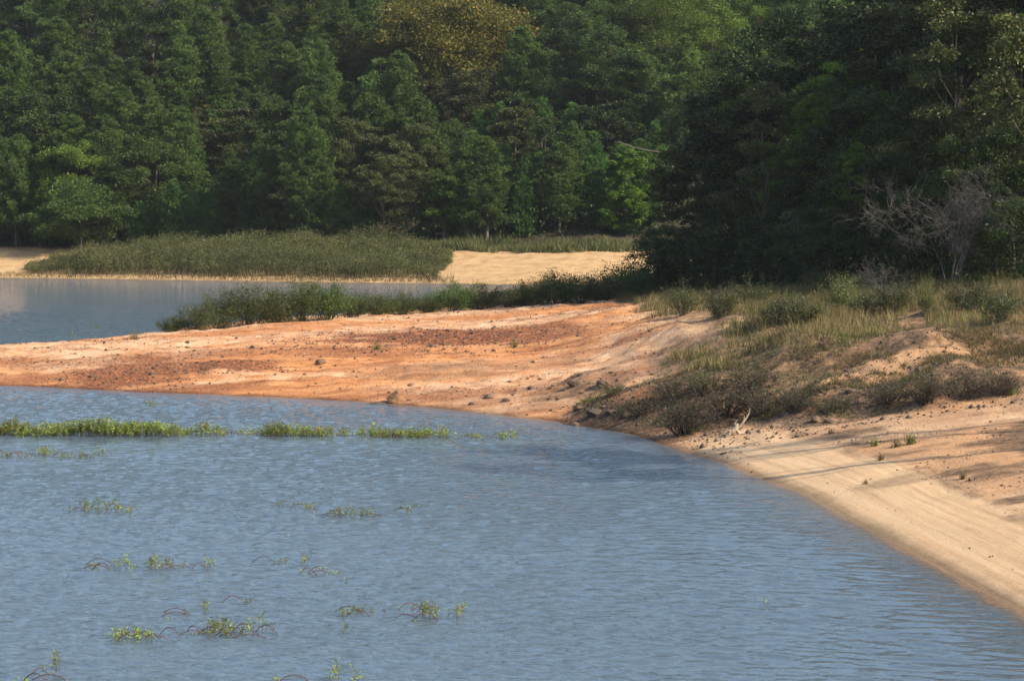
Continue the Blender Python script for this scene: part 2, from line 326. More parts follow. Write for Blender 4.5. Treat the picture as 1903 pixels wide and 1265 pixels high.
def ground_mat():
    m, t, b = new_mat('lake_bed_soil'); geo = N(t, 'ShaderNodeNewGeometry'); P = geo.outputs['Position']
    a1 = N(t, 'ShaderNodeAttribute', attribute_name='mask'); s1 = N(t, 'ShaderNodeSeparateColor'); t.links.new(a1.outputs['Color'], s1.inputs[0])
    a2 = N(t, 'ShaderNodeAttribute', attribute_name='mask2'); s2 = N(t, 'ShaderNodeSeparateColor'); t.links.new(a2.outputs['Color'], s2.inputs[0])
    sh = N(t, 'ShaderNodeAttribute', attribute_name='shore').outputs['Fac']
    n1 = noise(t, P, .9, 6, .65); n2 = noise(t, P, 7, 5, .7); n3 = noise(t, mapping(t, P, (.25, 1.3, 1)), 1, 5, .7)
    pink = ramp(t, n1, [(.36, (.36, .18, .088)), (.5, (.49, .29, .16)), (.66, (.60, .41, .26))])
    orange = ramp(t, n3, [(.36, (.25, .085, .028)), (.5, (.42, .17, .055)), (.66, (.55, .27, .11))])
    c = mixc(t, math_(t, 'MULTIPLY', s2.outputs[0], .85), pink, orange)
    redc = ramp(t, n2, [(.38, (.055, .022, .012)), (.5, (.17, .058, .024)), (.66, (.33, .12, .05))])
    rf = math_(t, 'MULTIPLY', s1.outputs[0], ramp(t, n2, [(.48, (1, 1, 1)), (.72, (.4,)*3)]))
    c = mixc(t, rf, c, redc)
    # pale sand with faint drag marks that run along the shore
    sr = N(t, 'ShaderNodeAttribute', attribute_name='strand').outputs['Fac']
    wv = N(t, 'ShaderNodeCombineXYZ'); t.links.new(math_(t, 'MULTIPLY', sr, 2.6), wv.inputs[0])
    sp = N(t, 'ShaderNodeSeparateXYZ'); t.links.new(P, sp.inputs[0]); t.links.new(math_(t, 'MULTIPLY', sp.outputs[1], .045), wv.inputs[1])
    st = noise(t, wv.outputs[0], 1.6, 5, .7)
    sandc = ramp(t, st, [(.34, (.40, .26, .14)), (.5, (.525, .36, .20)), (.68, (.59, .42, .25))])
    sandc = mixc(t, math_(t, 'MULTIPLY', ramp(t, noise(t, mapping(t, P, (1, .3, 1)), .45, 4, .6), [(.5, (0, 0, 0)), (.68, (1, 1, 1))]), .5), sandc, (.58, .34, .19))
    yel = ramp(t, n1, [(.3, (.29, .18, .085)), (.5, (.40, .265, .13)), (.75, (.49, .345, .18))])
    sandc = mixc(t, s2.outputs[2], sandc, yel)
    sp_ = ramp(t, noise(t, P, 26, 3, .8), [(.30, (.62,)*3), (.45, (1, 1, 1))]); sandc = mixc(t, 1.0, sandc, sp_, 'MULTIPLY')
    c = mixc(t, s1.outputs[2], c, sandc)
    # debris and litter
    dn = noise(t, P, 5, 6, .8)
    dcol = ramp(t, dn, [(.36, (.018, .013, .009)), (.48, (.07, .046, .028)), (.58, (.15, .095, .052)), (.70, (.33, .20, .11))])
    lf = math_(t, 'MULTIPLY', s1.outputs[1], ramp(t, noise(t, P, 1.4, 5, .75), [(.5, (1, 1, 1)), (.68, (.4,)*3)]))
    c = mixc(t, lf, c, dcol)
    # scattered dark crumbs everywhere
    vo = N(t, 'ShaderNodeTexVoronoi'); vo.inputs['Scale'].default_value = 2.6; t.links.new(P, vo.inputs['Vector'])
    cr = math_(t, 'MULTIPLY', math_(t, 'LESS_THAN', vo.outputs['Distance'], .13), math_(t, 'GREATER_THAN', noise(t, P, .5, 3), .5))
    cr = math_(t, 'MULTIPLY', cr, math_(t, 'SUBTRACT', 1.0, math_(t, 'MULTIPLY', s1.outputs[2], .85)))
    c = mixc(t, math_(t, 'MULTIPLY', cr, .7), c, (.12, .07, .04))
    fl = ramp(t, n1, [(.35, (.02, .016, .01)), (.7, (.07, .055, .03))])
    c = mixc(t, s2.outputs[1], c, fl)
    wet = N(t, 'ShaderNodeMapRange'); t.links.new(math_(t, 'ADD', sh, math_(t, 'MULTIPLY', math_(t, 'SUBTRACT', n1, .5), .5)), wet.inputs[0])
    for i, v in ((1, .12), (2, .5), (3, .45), (4, 1.0)): wet.inputs[i].default_value = v
    cc = N(t, 'ShaderNodeCombineColor'); [t.links.new(wet.outputs[0], cc.inputs[i]) for i in range(3)]
    c = mixc(t, 1.0, c, cc.outputs[0], 'MULTIPLY')
    t.links.new(c, b.inputs['Base Color']); b.inputs['Roughness'].default_value = .92; b.inputs['Specular IOR Level'].default_value = .2
    hgt = math_(t, 'ADD', math_(t, 'MULTIPLY', n2, 1.0), math_(t, 'MULTIPLY', noise(t, P, 2.2, 5, .7), 1.6))
    hgt = math_(t, 'ADD', hgt, math_(t, 'MULTIPLY', math_(t, 'MULTIPLY', st, s1.outputs[2]), .32))
    bp = N(t, 'ShaderNodeBump'); bp.inputs['Distance'].default_value = .055
    t.links.new(math_(t, 'SUBTRACT', 1.0, math_(t, 'MULTIPLY', s1.outputs[2], .68)), bp.inputs['Strength'])
    t.links.new(hgt, bp.inputs['Height']); t.links.new(bp.outputs[0], b.inputs['Normal'])
    return m
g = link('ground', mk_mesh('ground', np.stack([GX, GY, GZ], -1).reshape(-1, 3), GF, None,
         {'mask': mask, 'mask2': mask2, 'shore': SD.ravel(), 'strand': sdist(GX, GY, lake).ravel()}, [ground_mat()], True)); g['kind'] = 'structure'

# ------------------------------------------------------------------ water
rng = np.random.default_rng(7)
ys = [14.0]
while ys[-1] < 262:
    y = ys[-1]; ys.append(y+(.5 if y < 38 else .062*max(1, (y/52))**1.35))
ys = np.array(ys)
us = np.concatenate([[-4, -2.2, -1.2, -.7, -.45, -.32], np.linspace(-.235, .235, 520), [.32, .45, .7]])
WX = us[None]*ys[:, None]; WY = np.repeat(ys[:, None], len(us), 1)
WZ = np.zeros_like(WX); amp = .25+1.5*fbm(WX*.10, WY*.05, 71, 4); amp = amp*(WY > 38)*sstep(210, 120, WY)*(np.abs(us)[None] < .24)
amp = amp*(1-.5*sstep(0, 6, WX)*sstep(80, 55, WY)); sdw = sdist(WX, WY, lake); amp = amp*sstep(0.0, -4, sdw)**.5
for k in range(58):
    lam = .20*(.85/.20)**rng.random(); th = R(-90)+rng.normal()*.62+ (0.25 if lam > .6 else 0); kk = 2*math.pi/lam
    slope = .021*(lam/.5)**.1
    WZ += amp*slope/kk*np.sin(kk*(math.cos(th)*WX+math.sin(th)*WY)+rng.random()*6.28+1.3*fbm(WX*.3, WY*.3, 100+k, 1))
for k in range(14):
    lam = rng.uniform(.38, .8); th = R(-112)+rng.normal()*.22; kk = 2*math.pi/lam
    WZ += sstep(-4, 5, WX)*sstep(0, -3, sdw)*(.4+fbm(WX*.25, WY*.15, 72, 3))*sstep(82, 50, WY)*.040/kk*np.sin(kk*(math.cos(th)*WX+math.sin(th)*WY)+rng.random()*6.28+2*fbm(WX*.25, WY*.25, 200+k, 1))
nu = len(us); ii = (np.arange(len(ys)-1)[:, None]*nu+np.arange(nu-1)[None])
WF = np.stack([ii, ii+1, ii+nu+1, ii+nu], -1).reshape(-1, 4)
def water_mat():
    m, t, b = new_mat('lake_water'); P = N(t, 'ShaderNodeNewGeometry').outputs['Position']
    dp = N(t, 'ShaderNodeAttribute', attribute_name='depth').outputs['Fac']
    t.links.new(ramp(t, dp, [(.0, (.20, .125, .07)), (.3, (.11, .095, .08)), (1.0, (.066, .095, .120))]), b.inputs['Base Color']); b.inputs['Roughness'].default_value = .07
    b.inputs['IOR'].default_value = 1.333; b.inputs['Specular IOR Level'].default_value = .5
    a = noise(t, mapping(t, P, (1.0, 1.25, 1), rot=(0, 0, .15)), 2.6, 4, .55)
    c = noise(t, mapping(t, P, (.8, 1.3, 1), (5, 3, 0), (0, 0, -.3)), 7.5, 3, .5)
    h = math_(t, 'ADD', math_(t, 'MULTIPLY', a, .072), math_(t, 'MULTIPLY', c, .026))
    gust = ramp(t, noise(t, mapping(t, P, (.05, .10, 1)), 1.0, 3, .6), [(.3, (.45,)*3), (.7, (1, 1, 1))])
    bp = N(t, 'ShaderNodeBump'); bp.inputs['Distance'].default_value = 1.0; 
    sy = N(t, 'ShaderNodeSeparateXYZ'); t.links.new(P, sy.inputs[0]); mr = N(t, 'ShaderNodeMapRange'); t.links.new(sy.outputs[1], mr.inputs[0])
    for i, v in ((1, 100), (2, 150), (3, 1.0), (4, 3.2)): mr.inputs[i].default_value = v
    bp.inputs['Strength'].default_value = 1.0; h = math_(t, 'MULTIPLY', math_(t, 'MULTIPLY', h, gust), mr.outputs[0])
    m2 = N(t, 'ShaderNodeMapRange'); t.links.new(math_(t, 'SUBTRACT', sy.outputs[0], math_(t, 'MULTIPLY', sy.outputs[1], .16)), m2.inputs[0])
    for i, v in ((1, -9.5), (2, -1.5), (3, 1.0), (4, .38)): m2.inputs[i].default_value = v
    h = math_(t, 'MULTIPLY', h, m2.outputs[0])
    t.links.new(h, bp.inputs['Height']); t.links.new(bp.outputs[0], b.inputs['Normal']); return m
wo = link('water', mk_mesh('water', np.stack([WX, WY, WZ], -1).reshape(-1, 3), WF, None, {'depth': np.clip((-sdw+.5*(fbm(WX*.9, WY*.5, 44, 3)-.5))/.45, 0, 1).ravel()}, [water_mat()], True)); wo['kind'] = 'structure'

# ------------------------------------------------------------------ plants: builders
def curve_pts(a, b, n, sag, rng, jit):
    t = np.linspace(0, 1, n)[:, None]; p = a*(1-t)+b*t; p = p+np.sin(t*math.pi)*np.array([0, 0, sag])
    p[1:-1] += rng.normal(size=(n-2, 3))*jit; return p
def make_trunk(rng, H, r0, tips, lean=0, k=7, limb_r=.35):
    g = Geo(); n = 7; t = np.linspace(0, 1, n); top = H
    pts = np.stack([lean*t*t+rng.normal()*.02*H*np.sin(t*4), rng.normal()*.02*H*np.sin(t*3), t*top], 1); pts[0, 2] = -1.0
    g.tube(pts, r0*(1-.82*t)+r0*.35*np.exp(-t*14), k)
    for c in tips:
        c = np.asarray(c); hh = np.clip(c[2]*rng.uniform(.45, .8), H*.15, H*.95); tt = hh/H
        st = np.array([np.interp(tt, t, pts[:, 0]), np.interp(tt, t, pts[:, 1]), hh]); L = np.linalg.norm(c-st)
        g.tube(curve_pts(st, c, 5, -.06*L, rng, .03*L), np.linspace(r0*limb_r*(1-.5*tt), r0*.05, 5), 4)
    return g
def broad_tree(seed, H, cr, base, mat, leaf=.2, nc=42, per=420, bark='bark', trunk_r=None, top_heavy=.0, flat=.75, layered=False, ragged=.25, leafw=.55):
    rng = np.random.default_rng(seed); ch = (H-base)/2; cz = base+ch
    d = rng.normal(size=(nc, 3)); d /= np.linalg.norm(d, axis=1)[:, None]
    r = rng.uniform(.35, 1.0, nc)**.6
    lump = 1+ragged*np.sin(d[:, 0]*5+seed)*np.cos(d[:, 1]*4+seed*2)+ragged*.6*rng.normal(size=nc)*.5
    C = d*(r*lump)[:, None]*np.array([cr, cr, ch])+np.array([0, 0, cz])
    C[:, :2] *= (1-(.35-top_heavy)*np.clip((C[:, 2:3]-cz)/ch, -.4, 1))
    if layered: C[:, 2] = base+np.round((C[:, 2]-base)/(H-base)*5)/5*(H-base)+rng.normal(size=nc)*.15
    C[:, 2] = np.maximum(C[:, 2], base*.7)
    rad = cr*rng.uniform(.20, .36, nc)*(1.15 if nc < 36 else 1)
    cent, out = [], []
    for c, rr in zip(C, rad):
        ns = 9; s = rng.normal(size=(ns, 3)); s /= np.linalg.norm(s, axis=1)[:, None]; s[:, 2] = np.abs(s[:, 2])*.9-.25
        S = c+s*rr*np.array([.75, .75, .6 if not layered else .15])
        idx = rng.integers(0, ns, per); o = rng.normal(size=(per, 3)); o /= np.linalg.norm(o, axis=1)[:, None]
        o = o*(rng.random(per)[:, None]**.45)*rr*np.array([.52, .52, .42*flat if not layered else .13])
        cent.append(S[idx]+o); out.append(o/rr*1.6+s[idx]*.6+np.array([0, 0, -.25]))
    cent = np.concatenate(cent); out = np.concatenate(out)
    g = Geo(); g.leaves(cent, leaf, leaf*leafw, rng, axis=out*.9+rng.normal(size=out.shape)*.45, flat=.15)
    tips = C[rng.permutation(nc)[:min(nc, 16)]]
    tr = make_trunk(rng, base+ch*1.2, trunk_r or H*.017, tips)
    return [('trunk', tr.mesh('trunk', [M[bark]], True)), ('crown', g.mesh('crown', [M[mat]]))]
def pine_tree(seed, H, cr, mat='pine', base=.12, full=1.0, needle=.30, tufts=1500, slim=.9):
    rng = np.random.default_rng(seed); tr = Geo(); g = Geo()
    t = np.linspace(0, 1, 8); lean = rng.normal(size=2)*.02*H
    P = np.stack([lean[0]*t**2, lean[1]*t**2, t*H], 1); P[0, 2] = -.8
    tr.tube(P, (.016*H+.02)*(1-.93*t), 6)
    tc, td, tv = [], [], []; nb = int(3.3*H)+4
    for i in range(nb):
        u = base+(1-base)*(i+rng.random())/nb; zz = u*H
        prof = min((1-u)**slim*1.3, .62+.5*(u-base)); 
        for q in range(4 if u < .85 else 3):
            L = cr*min(prof, 1.0)*rng.uniform(.5, 1.25)+.15
            az = q*1.571+i*2.4+rng.normal()*.35; el = rng.uniform(-.05, .4)+.45*u
            o = np.array([np.interp(u, t, P[:, 0]), np.interp(u, t, P[:, 1]), zz])
            dv = np.array([math.cos(az)*math.cos(el), math.sin(az)*math.cos(el), math.sin(el)])
            end = o+dv*L+np.array([0, 0, .15*L]); tr.tube(np.stack([o, o+dv*L*.55, end]), [.03, .02, .008], 3)
            for sf in ((1.0, .72, .45) if L > 1.4 else (1.0, .55) if L > .7 else (1.0,)):
                c0 = o+(end-o)*sf+rng.normal(size=3)*.12; pr = rng.uniform(.26, .5)*(.7+.3*min(L, 2))*(1 if sf > .6 else .8); m = int(tufts/nb/6)+4
                w3 = rng.normal(size=(m, 3)); w3 /= np.linalg.norm(w3, axis=1)[:, None]; w3 = w3*rng.random((m, 1))**.4*pr*np.array([1, 1, .7])
                tc.append(c0+w3); td.append(w3/pr*.8+dv*.3+np.array([0, 0, .6])+rng.normal(size=(m, 3))*.2); tv.append(np.full(m, rng.random()))
    c = np.concatenate(tc); d = np.concatenate(td); d /= np.linalg.norm(d, axis=1)[:, None]; tv = np.concatenate(tv)
    nn = 8; B = np.repeat(c, nn, 0); D = np.repeat(d, nn, 0)+rng.normal(size=(len(c)*nn, 3))*.5
    D /= np.linalg.norm(D, axis=1)[:, None]; D *= needle*rng.uniform(.7, 1.15, len(D))[:, None]
    g.blades(B, D, .075, rng, np.repeat(tv*.5+rng.random(len(c))*.35, nn)+rng.random(len(B))*.15)
    return [('trunk', tr.mesh('trunk', [M['bark']], True)), ('crown', g.mesh('crown', [M[mat]]))]
def bush(seed, H, wd, mat, leaf=.09, stems=26, per=150, twig='dark_twig', spread=1.0, density=1.0, bare=.25):
    rng = np.random.default_rng(seed); tr = Geo(); g = Geo(); cs, ax = [], []
    for i in range(stems):
        az = rng.random()*6.283; out = wd*.5*rng.random()**.6*spread; hh = H*rng.uniform(.55, 1.05)*(1-.45*(out/(wd*.5+1e-6))**2)
        tip = np.array([math.cos(az)*out, math.sin(az)*out, hh]); b0 = np.array([math.cos(az), math.sin(az), 0])*out*.25*rng.random()
        b0[2] = -.15
        p = curve_pts(b0, tip, 6, .1*H, rng, .03*H); tr.tube(p, np.linspace(.018, .004, 6)*(.6+H*.25), 3)
        for j in range(3):
            s = rng.uniform(.35, .9); o = p[int(s*5)]; e = o+np.array([math.cos(az+rng.normal()), math.sin(az+rng.normal()), rng.uniform(.1, .9)])*H*rng.uniform(.15, .35)
            tr.tube(np.stack([o, (o+e)/2+rng.normal(size=3)*.02, e]), [.008, .006, .003], 3)
            m = int(per*density*.25); s2 = rng.random((m, 1)); c = o*(1-s2)+e*s2+rng.normal(size=(m, 3))*.085*H*np.array([1, 1, .6]); cs.append(c); ax.append(np.repeat((e-o)[None], m, 0))
        m = int(per*density*.35); s2 = bare+(1-bare)*rng.random(m); q = np.stack([np.interp(s2*5, np.arange(6), p[:, k]) for k in range(3)], 1)
        cs.append(q+rng.normal(size=(m, 3))*.075*H); ax.append(np.repeat((tip-b0)[None], m, 0))
    c = np.concatenate(cs); a = np.concatenate(ax); c[:, 2] = np.maximum(c[:, 2], .02)
    g.leaves(c, leaf, leaf*.5, rng, axis=a/ (np.linalg.norm(a, axis=1)[:, None]+1e-6)*.5+rng.normal(size=a.shape)*.5)
    return [('stems', tr.mesh('stems', [M[twig]])), ('foliage', g.mesh('foliage', [M[mat]]))]

def place(kind, parts, loc, rz, sc, label, cat, group=None):
    e = link(kind, None, None, loc, rz, sc); e.empty_display_size = .3
    for nm, me in parts: link(nm, me, e)
    tag(e, label, cat, group); return e

ORD = ['first', 'second', 'third', 'fourth', 'fifth', 'sixth', 'seventh', 'eighth', 'ninth', 'tenth', 'eleventh', 'twelfth', 'thirteenth', 'fourteenth', 'fifteenth',
       'sixteenth', 'seventeenth', 'eighteenth', 'nineteenth', 'twentieth', 'twenty-first', 'twenty-second', 'twenty-third', 'twenty-fourth', 'twenty-fifth', 'twenty-sixth',
       'twenty-seventh', 'twenty-eighth', 'twenty-ninth', 'thirtieth', 'thirty-first', 'thirty-second', 'thirty-third', 'thirty-fourth', 'thirty-fifth', 'thirty-sixth']
def gy_(X, Y): return (X, Y, hz(X, Y)-.05)

# ------------------------------------------------------------------ far hillside wood
rng = np.random.default_rng(21)
pines = [pine_tree(100+i, H, r, tufts=tf, slim=s) for i, (H, r, tf, s) in enumerate([(11, 3.0, 3200, .7), (12, 2.8, 3200, .8), (9.5, 2.8, 2800, .65), (13, 3.2, 3600, .7), (10.5, 3.2, 3200, .6)])]
youngs = [pine_tree(130+i, H, r, 'pine_y', .04, tufts=1100) for i, (H, r) in enumerate([(5, 1.5), (6.5, 1.6)])]
broads = [broad_tree(200+i, H, r, b, m, .19, 44, 560) for i, (H, r, b, m) in enumerate([(10, 3.4, 2.5, 'broad'), (11, 3.8, 3, 'olive'), (9.5, 3.2, 2, 'broad'), (12, 3.6, 3.5, 'dark')])]
# named broadleaf trees of the far bank: px, py of crown centre, depth Y, half width px, half height px
FRONT = []
def crown_tree(seed, px, py, Y, hw, hh, mat, label, kind='broadleaf_tree', leaf=.22, nc=44, per=420, layered=False, bark='bark', ragged=.25, topmost=0, trunk_r=None, flat=.75, group=None):
    hw, hh = hw*(1.18 if Y > 200 else 1), hh*(1.15 if Y > 200 else 1); s = Y/FPX; X, _, Z = at(px, py, Y); gz = hz(X, Y)
    if Y < 200 and seed != 455:
        fr = 1.2 if seed in (451, 452, 453) else 5.0
        Ys = np.arange(Y-25, Y+90, .25); Xs = (px-PW/2)*Ys/FPX; i = int(np.argmax(forest_s(Xs, Ys) > fr))
        X, Y = Xs[i], Ys[i]; s = Y/FPX; Z = at(px, py, Y)[2]; gz = hz(X, Y); FRONT.append((px, py, Y, hw, hh))
    top = Z+hh*s; H = max(top-gz, 2.5); base = max(Z-hh*s-gz, .3)
    if Y < 200: base = min(base, .3*H)
    parts = 0
    parts = broad_tree(seed, H, hw*s, base, mat, leaf, nc, per, bark, trunk_r, 0., flat, layered, ragged)
    return place(kind, parts, (X, Y, gz-.05), 0, None, label, 'tree', group)
named = [
 (301, 135, 330, 262, 66, 62, 'broad_y', 'round green tree with yellow patches, left of the two round crowns on the far bank'),
 (302, 290, 325, 263, 80, 64, 'broad', 'round-topped mid green tree with dark gap under its crown on the far left bank'),
 (303, 150, 395, 256, 80, 42, 'broad', 'low spreading grey-green tree below the yellow-patched round crown'),
 (305, 835, 84, 306, 140, 74, 'gold', 'wide golden yellow dome-shaped crown high on the far hillside'),
 (306, 785, 170, 294, 46, 40, 'olive', 'dark olive tree in front of the left end of the golden crown'),
 (307, 885, 190, 290, 66, 48, 'olive', 'brownish tree standing under the right half of the golden crown'),
 (308, 1010, 165, 290, 58, 62, 'dark', 'dark round tree with pale trunks right of the golden crown'),
 (309, 1175, 330, 250, 44, 52, 'lime', 'bright lime green tree at the right end of the far bank, upper crown'),
 (310, 1165, 405, 247, 40, 46, 'lime', 'lower lime green tree in front of the brightest crown at the far bank corner'),
 (311, 825, 385, 249, 42, 68, 'lime', 'medium bright green leafy tree between pines in mid far bank'),
 (312, 1245, 60, 283, 100, 90, 'broad_y', 'tall sunlit yellow-green tree where far hillside meets dark wood'),
 (313, 1330, 100, 276, 66, 76, 'broad_y', 'sunlit yellow-green tree with bare lower limbs, second of the bright group at top'),
 (314, 1420, 45, 280, 80, 66, 'broad_y', 'yellow-green sunlit crown touching the top edge right of the bright group'),
 (315, 1140, 130, 300, 60, 90, 'dark', 'shaded dark tree filling the gully between golden crown and bright trees'),
 (316, 1090, 40, 320, 70, 60, 'broad', 'grey-green tree on the ridge right of the golden crown'),
 (317, 1500, 60, 278, 76, 80, 'broad', 'green tree at the top edge behind the dark wood'),
]
named += [
 (331, 960, 30, 326, 60, 50, 'broad', 'grey-green crown at the top edge right of the golden dome'),
 (332, 1030, 95, 318, 56, 52, 'dark', 'shaded rounded crown upslope between golden dome and bright trees'),
 (333, 1085, 180, 300, 50, 52, 'broad', 'mid green crown at the head of the shaded gully'),
 (334, 960, 250, 280, 52, 50, 'olive', 'dull olive crown below the dark round tree with pale trunks'),
 (335, 1130, 240, 284, 56, 48, 'dark', 'dark crown low in the gully above the pale bare branch'),
 (336, 700, 40, 318, 56, 46, 'broad', 'green crown at the left shoulder of the golden dome'),
 (337, 1200, 170, 285, 56, 60, 'broad', 'green crown under the sunlit yellow-green tree by the dark wood')]
def auto_y(px, py, Y, hh):              # stand the tree where its crown clears the slope
    Ys = np.arange(250, Y+15, .5); Xs = (px-PW/2)*Ys/FPX; Zs = np.array([at(px, py, y)[2] for y in Ys]); ok = np.where(height(Xs, Ys) <= Zs-1.1*hh*Ys/FPX-1.3)[0]
    return float(Ys[ok[-1]]) if len(ok) else Y
named = [(a, b, c, auto_y(b, c, Y, h) if Y > 270 else Y, w_, h, m_, l_) for (a, b, c, Y, w_, h, m_, l_) in named]
for (sd_, px, py, Y, hw, hh, mt, lb) in named: crown_tree(sd_, px, py, Y, hw, hh, mt, lb, leaf=.34 if sd_ == 305 else .21, nc=90 if sd_ == 305 else 46, per=620)
crown_tree(304, 425, 262, 272, 78, 48, 'olive', 'flat-layered dark spreading tree above the round-topped green tree', layered=True, leaf=.2, nc=50)
def blocked(px, py, hh=60):
    for (_, a, b, Y, hw, h2, _, _) in named+[(0, 425, 262, 272, 78, 48, '', '')]:
        if abs(px-a) < hw*.95 and py > b-h2*.5: return True
    return False
rows = [  # depth, px spacing, jitter, py of tops
 ('front row of far bank', 251, 42, 10), ('second row of far bank', 259, 50, 12), ('third row up far slope', 268, 56, 14), ('fourth row up far slope', 279, 58, 14),
 ('fifth row up far slope', 291, 62, 16), ('sixth row up far slope', 304, 66, 18), ('seventh row up far slope', 319, 72, 18), ('hindmost ridge row', 336, 76, 18)]
for ri, (rname, Y0, sp, jit) in enumerate(rows):
    px = -110+rng.uniform(0, 40); items = []
    while px < (1700 if ri > 3 else 1480 if ri > 1 else 1225):
        Y = Y0+rng.normal()*2.0; X = (px-PW/2)*Y/FPX
        while shore_d(np.array([X]), np.array([Y]))[0] < (17 if ri == 0 else 20): Y += 1; X = (px-PW/2)*Y/FPX
        items.append((px, X, Y)); px += sp*.82*rng.uniform(.7, 1.3)
    cnt = {}
    for (px, X, Y) in items:
        gz = hz(X, Y); top_px = HORIZ+(CAM_H-(gz+11))*FPX/Y
        cap = 9.
        for (_, a, b, YY, hw, h2, _, _) in named+[(0, 425, 262, 272, 78, 48, '', '')]:
            if abs(px-a) < hw*.85 and Y < YY and top_px < b+h2*.5: cap = min(cap, (CAM_H-(b+h2*.55-HORIZ)*Y/FPX-gz)/11)
        rr = rng.random(); s = rng.uniform(.8, 1.15)*(1.0 if ri else .85)
        if cap < s:                                 # keep the named crown in view: a low young pine instead
            if cap < .2: continue
            parts, kd, cat, nm = youngs[rng.integers(2)], 'young_pine', 'pine tree', 'small bright green young pine'; s = min(cap*1.9, 1.)
        elif ri == 0 and rr < .35: parts, kd, cat, nm = youngs[rng.integers(2)], 'young_pine', 'pine tree', 'small bright green young pine'
        elif (rr < .80 and ri < 6) or (rr < .5): parts, kd, cat, nm = pines[rng.integers(5)], 'pine_tree', 'pine tree', 'dark green bushy pine'
        else: parts, kd, cat, nm = broads[rng.integers(4)], 'broadleaf_tree', 'tree', 'rounded dull green broadleaf tree'
        i = cnt.get(nm, 0); cnt[nm] = i+1
        e = place(kd, parts, (X, Y, gz-.1), rng.random()*6.28, (s*rng.uniform(.9, 1.1), s*rng.uniform(.9, 1.1), s*rng.uniform(.9, 1.12)),
              f'{nm}, {ORD[min(i, 35)]} such from left in {rname}', cat, {'young_pine': 'young pines on the far bank', 'pine_tree': 'pines on the far hillside', 'broadleaf_tree': 'broadleaf trees among the pines'}[kd])

# undergrowth filling the hillside below the crowns (uncountable)
def scatter_leaves(name, n, xr, yr, keep, hgt, leaf, mat, label, seed, cat='undergrowth', density_pow=1.):
    rng = np.random.default_rng(seed); Y = rng.uniform(*yr, n); X = rng.uniform(*xr, n)
    k = keep(X, Y, rng); X, Y = X[k], Y[k]; z = height(X, Y)
    hh = (hgt(X, Y) if callable(hgt) else hgt)
    cl = fbm(X*.5, Y*.5, seed, 3); Z = z+rng.random(len(X))**density_pow*hh*(.4+1.2*cl)
    g = Geo(); g.leaves(np.stack([X, Y, Z], 1), leaf, leaf*.5, rng); o = link(name, g.mesh(name, [M[mat]])); tag(o, label, cat, None, 'stuff'); return o
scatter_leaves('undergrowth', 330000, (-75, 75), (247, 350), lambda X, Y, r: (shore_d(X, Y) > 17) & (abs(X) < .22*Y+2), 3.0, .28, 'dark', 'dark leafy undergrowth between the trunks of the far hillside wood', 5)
# shrub thicket along the far shore
def thick(X, Y, r):
    px = X/Y*FPX+PW/2; d = shore_d(X, Y)
    lim = 3.0+9*sstep(1, 0, abs((px-440)/420))
    return (px > 30+50*fbm(Y*.5, Y*.1, 3, 2)+70*sstep(6, 10, d)) & (px < 838-25*sstep(9, 3, d)) & (d > 1.5+1.2*fbm(X*.3, Y*.1, 9, 2)) & (d < 15)
def thick_h(X, Y):
    px = X/Y*FPX+PW/2; d = shore_d(X, Y)
    return 2.0*np.clip(np.minimum((px-10)/160, (860-px)/130), .12, 1)*(.45+.55*sstep(0, 5, d))*(.35+1.25*fbm(X*.3, Y*.3, 77, 4))
def thicket():
    rng = np.random.default_rng(88); n = 15000; X = rng.uniform(-47, -3, n); Y = rng.uniform(226, 252, n); k = thick(X, Y, rng); X, Y = X[k], Y[k]
    z = height(X, Y); H = thick_h(X, Y)*rng.uniform(.65, 1.05, len(X)); g = Geo(); B = np.stack([X, Y, z], 1)
    D = np.stack([rng.normal(size=len(X))*.28*H, rng.normal(size=len(X))*.28*H, H], 1); g.blades(B, D, .05, rng)
    m = 26; t = rng.random((len(X), m, 1))**.6; C = B[:, None]+D[:, None]*t+rng.normal(size=(len(X), m, 3))*.17*np.array([1, 1, .7]); 
    g.leaves(C.reshape(-1, 3), .17, .06, rng, up=.5); o = link('shrub_thicket', g.mesh('shrub_thicket', [M['shrub']]))
    tag(o, 'continuous olive green thicket of waist to head high shrubs along the far sandy shore', 'thicket', None, 'stuff')
thicket()
# low grassy fringe above the far sand
def fringe(name, n, cond, Hf, mat, label, seed, xr, yr, wd=.03, cat='grass', lean=.3):
    rng = np.random.default_rng(seed); X = rng.uniform(*xr, n); Y = rng.uniform(*yr, n); k = cond(X, Y); X, Y = X[k], Y[k]
    z = height(X, Y); H = Hf(X, Y)*rng.uniform(.45, 1.1, len(X)); 
    D = np.stack([rng.normal(size=len(X))*lean*H, rng.normal(size=len(X))*lean*H, H], 1)
    g = Geo(); g.blades(np.stack([X, Y, z-.02], 1), D, wd, rng); o = link(name, g.mesh(name, [M[mat]])); tag(o, label, cat, None, 'stuff'); return o
fringe('bank_grass', 60000, lambda X, Y: (shore_d(X, Y) > 12.5+3*fbm(X*.4, Y*.4, 4, 3)) & (shore_d(X, Y) < 19), lambda X, Y: .3+1.1*fbm(X*.5, Y*.5, 6, 3), 'shrub',
       'olive and russet grass fringe between the far sand and the pines', 61, (-50, 16), (238, 256), .09)
fringe('reed_fringe', 26000, lambda X, Y: (shore_d(X, Y) > .3) & (shore_d(X, Y) < 2.6) & (X < -5), lambda X, Y: .2+.5*fbm(X*.5, Y*.5, 6, 3), 'dry_grass',
       'low straw coloured grass at the foot of the far shrub thicket', 62, (-50, -4), (226, 247), .06)

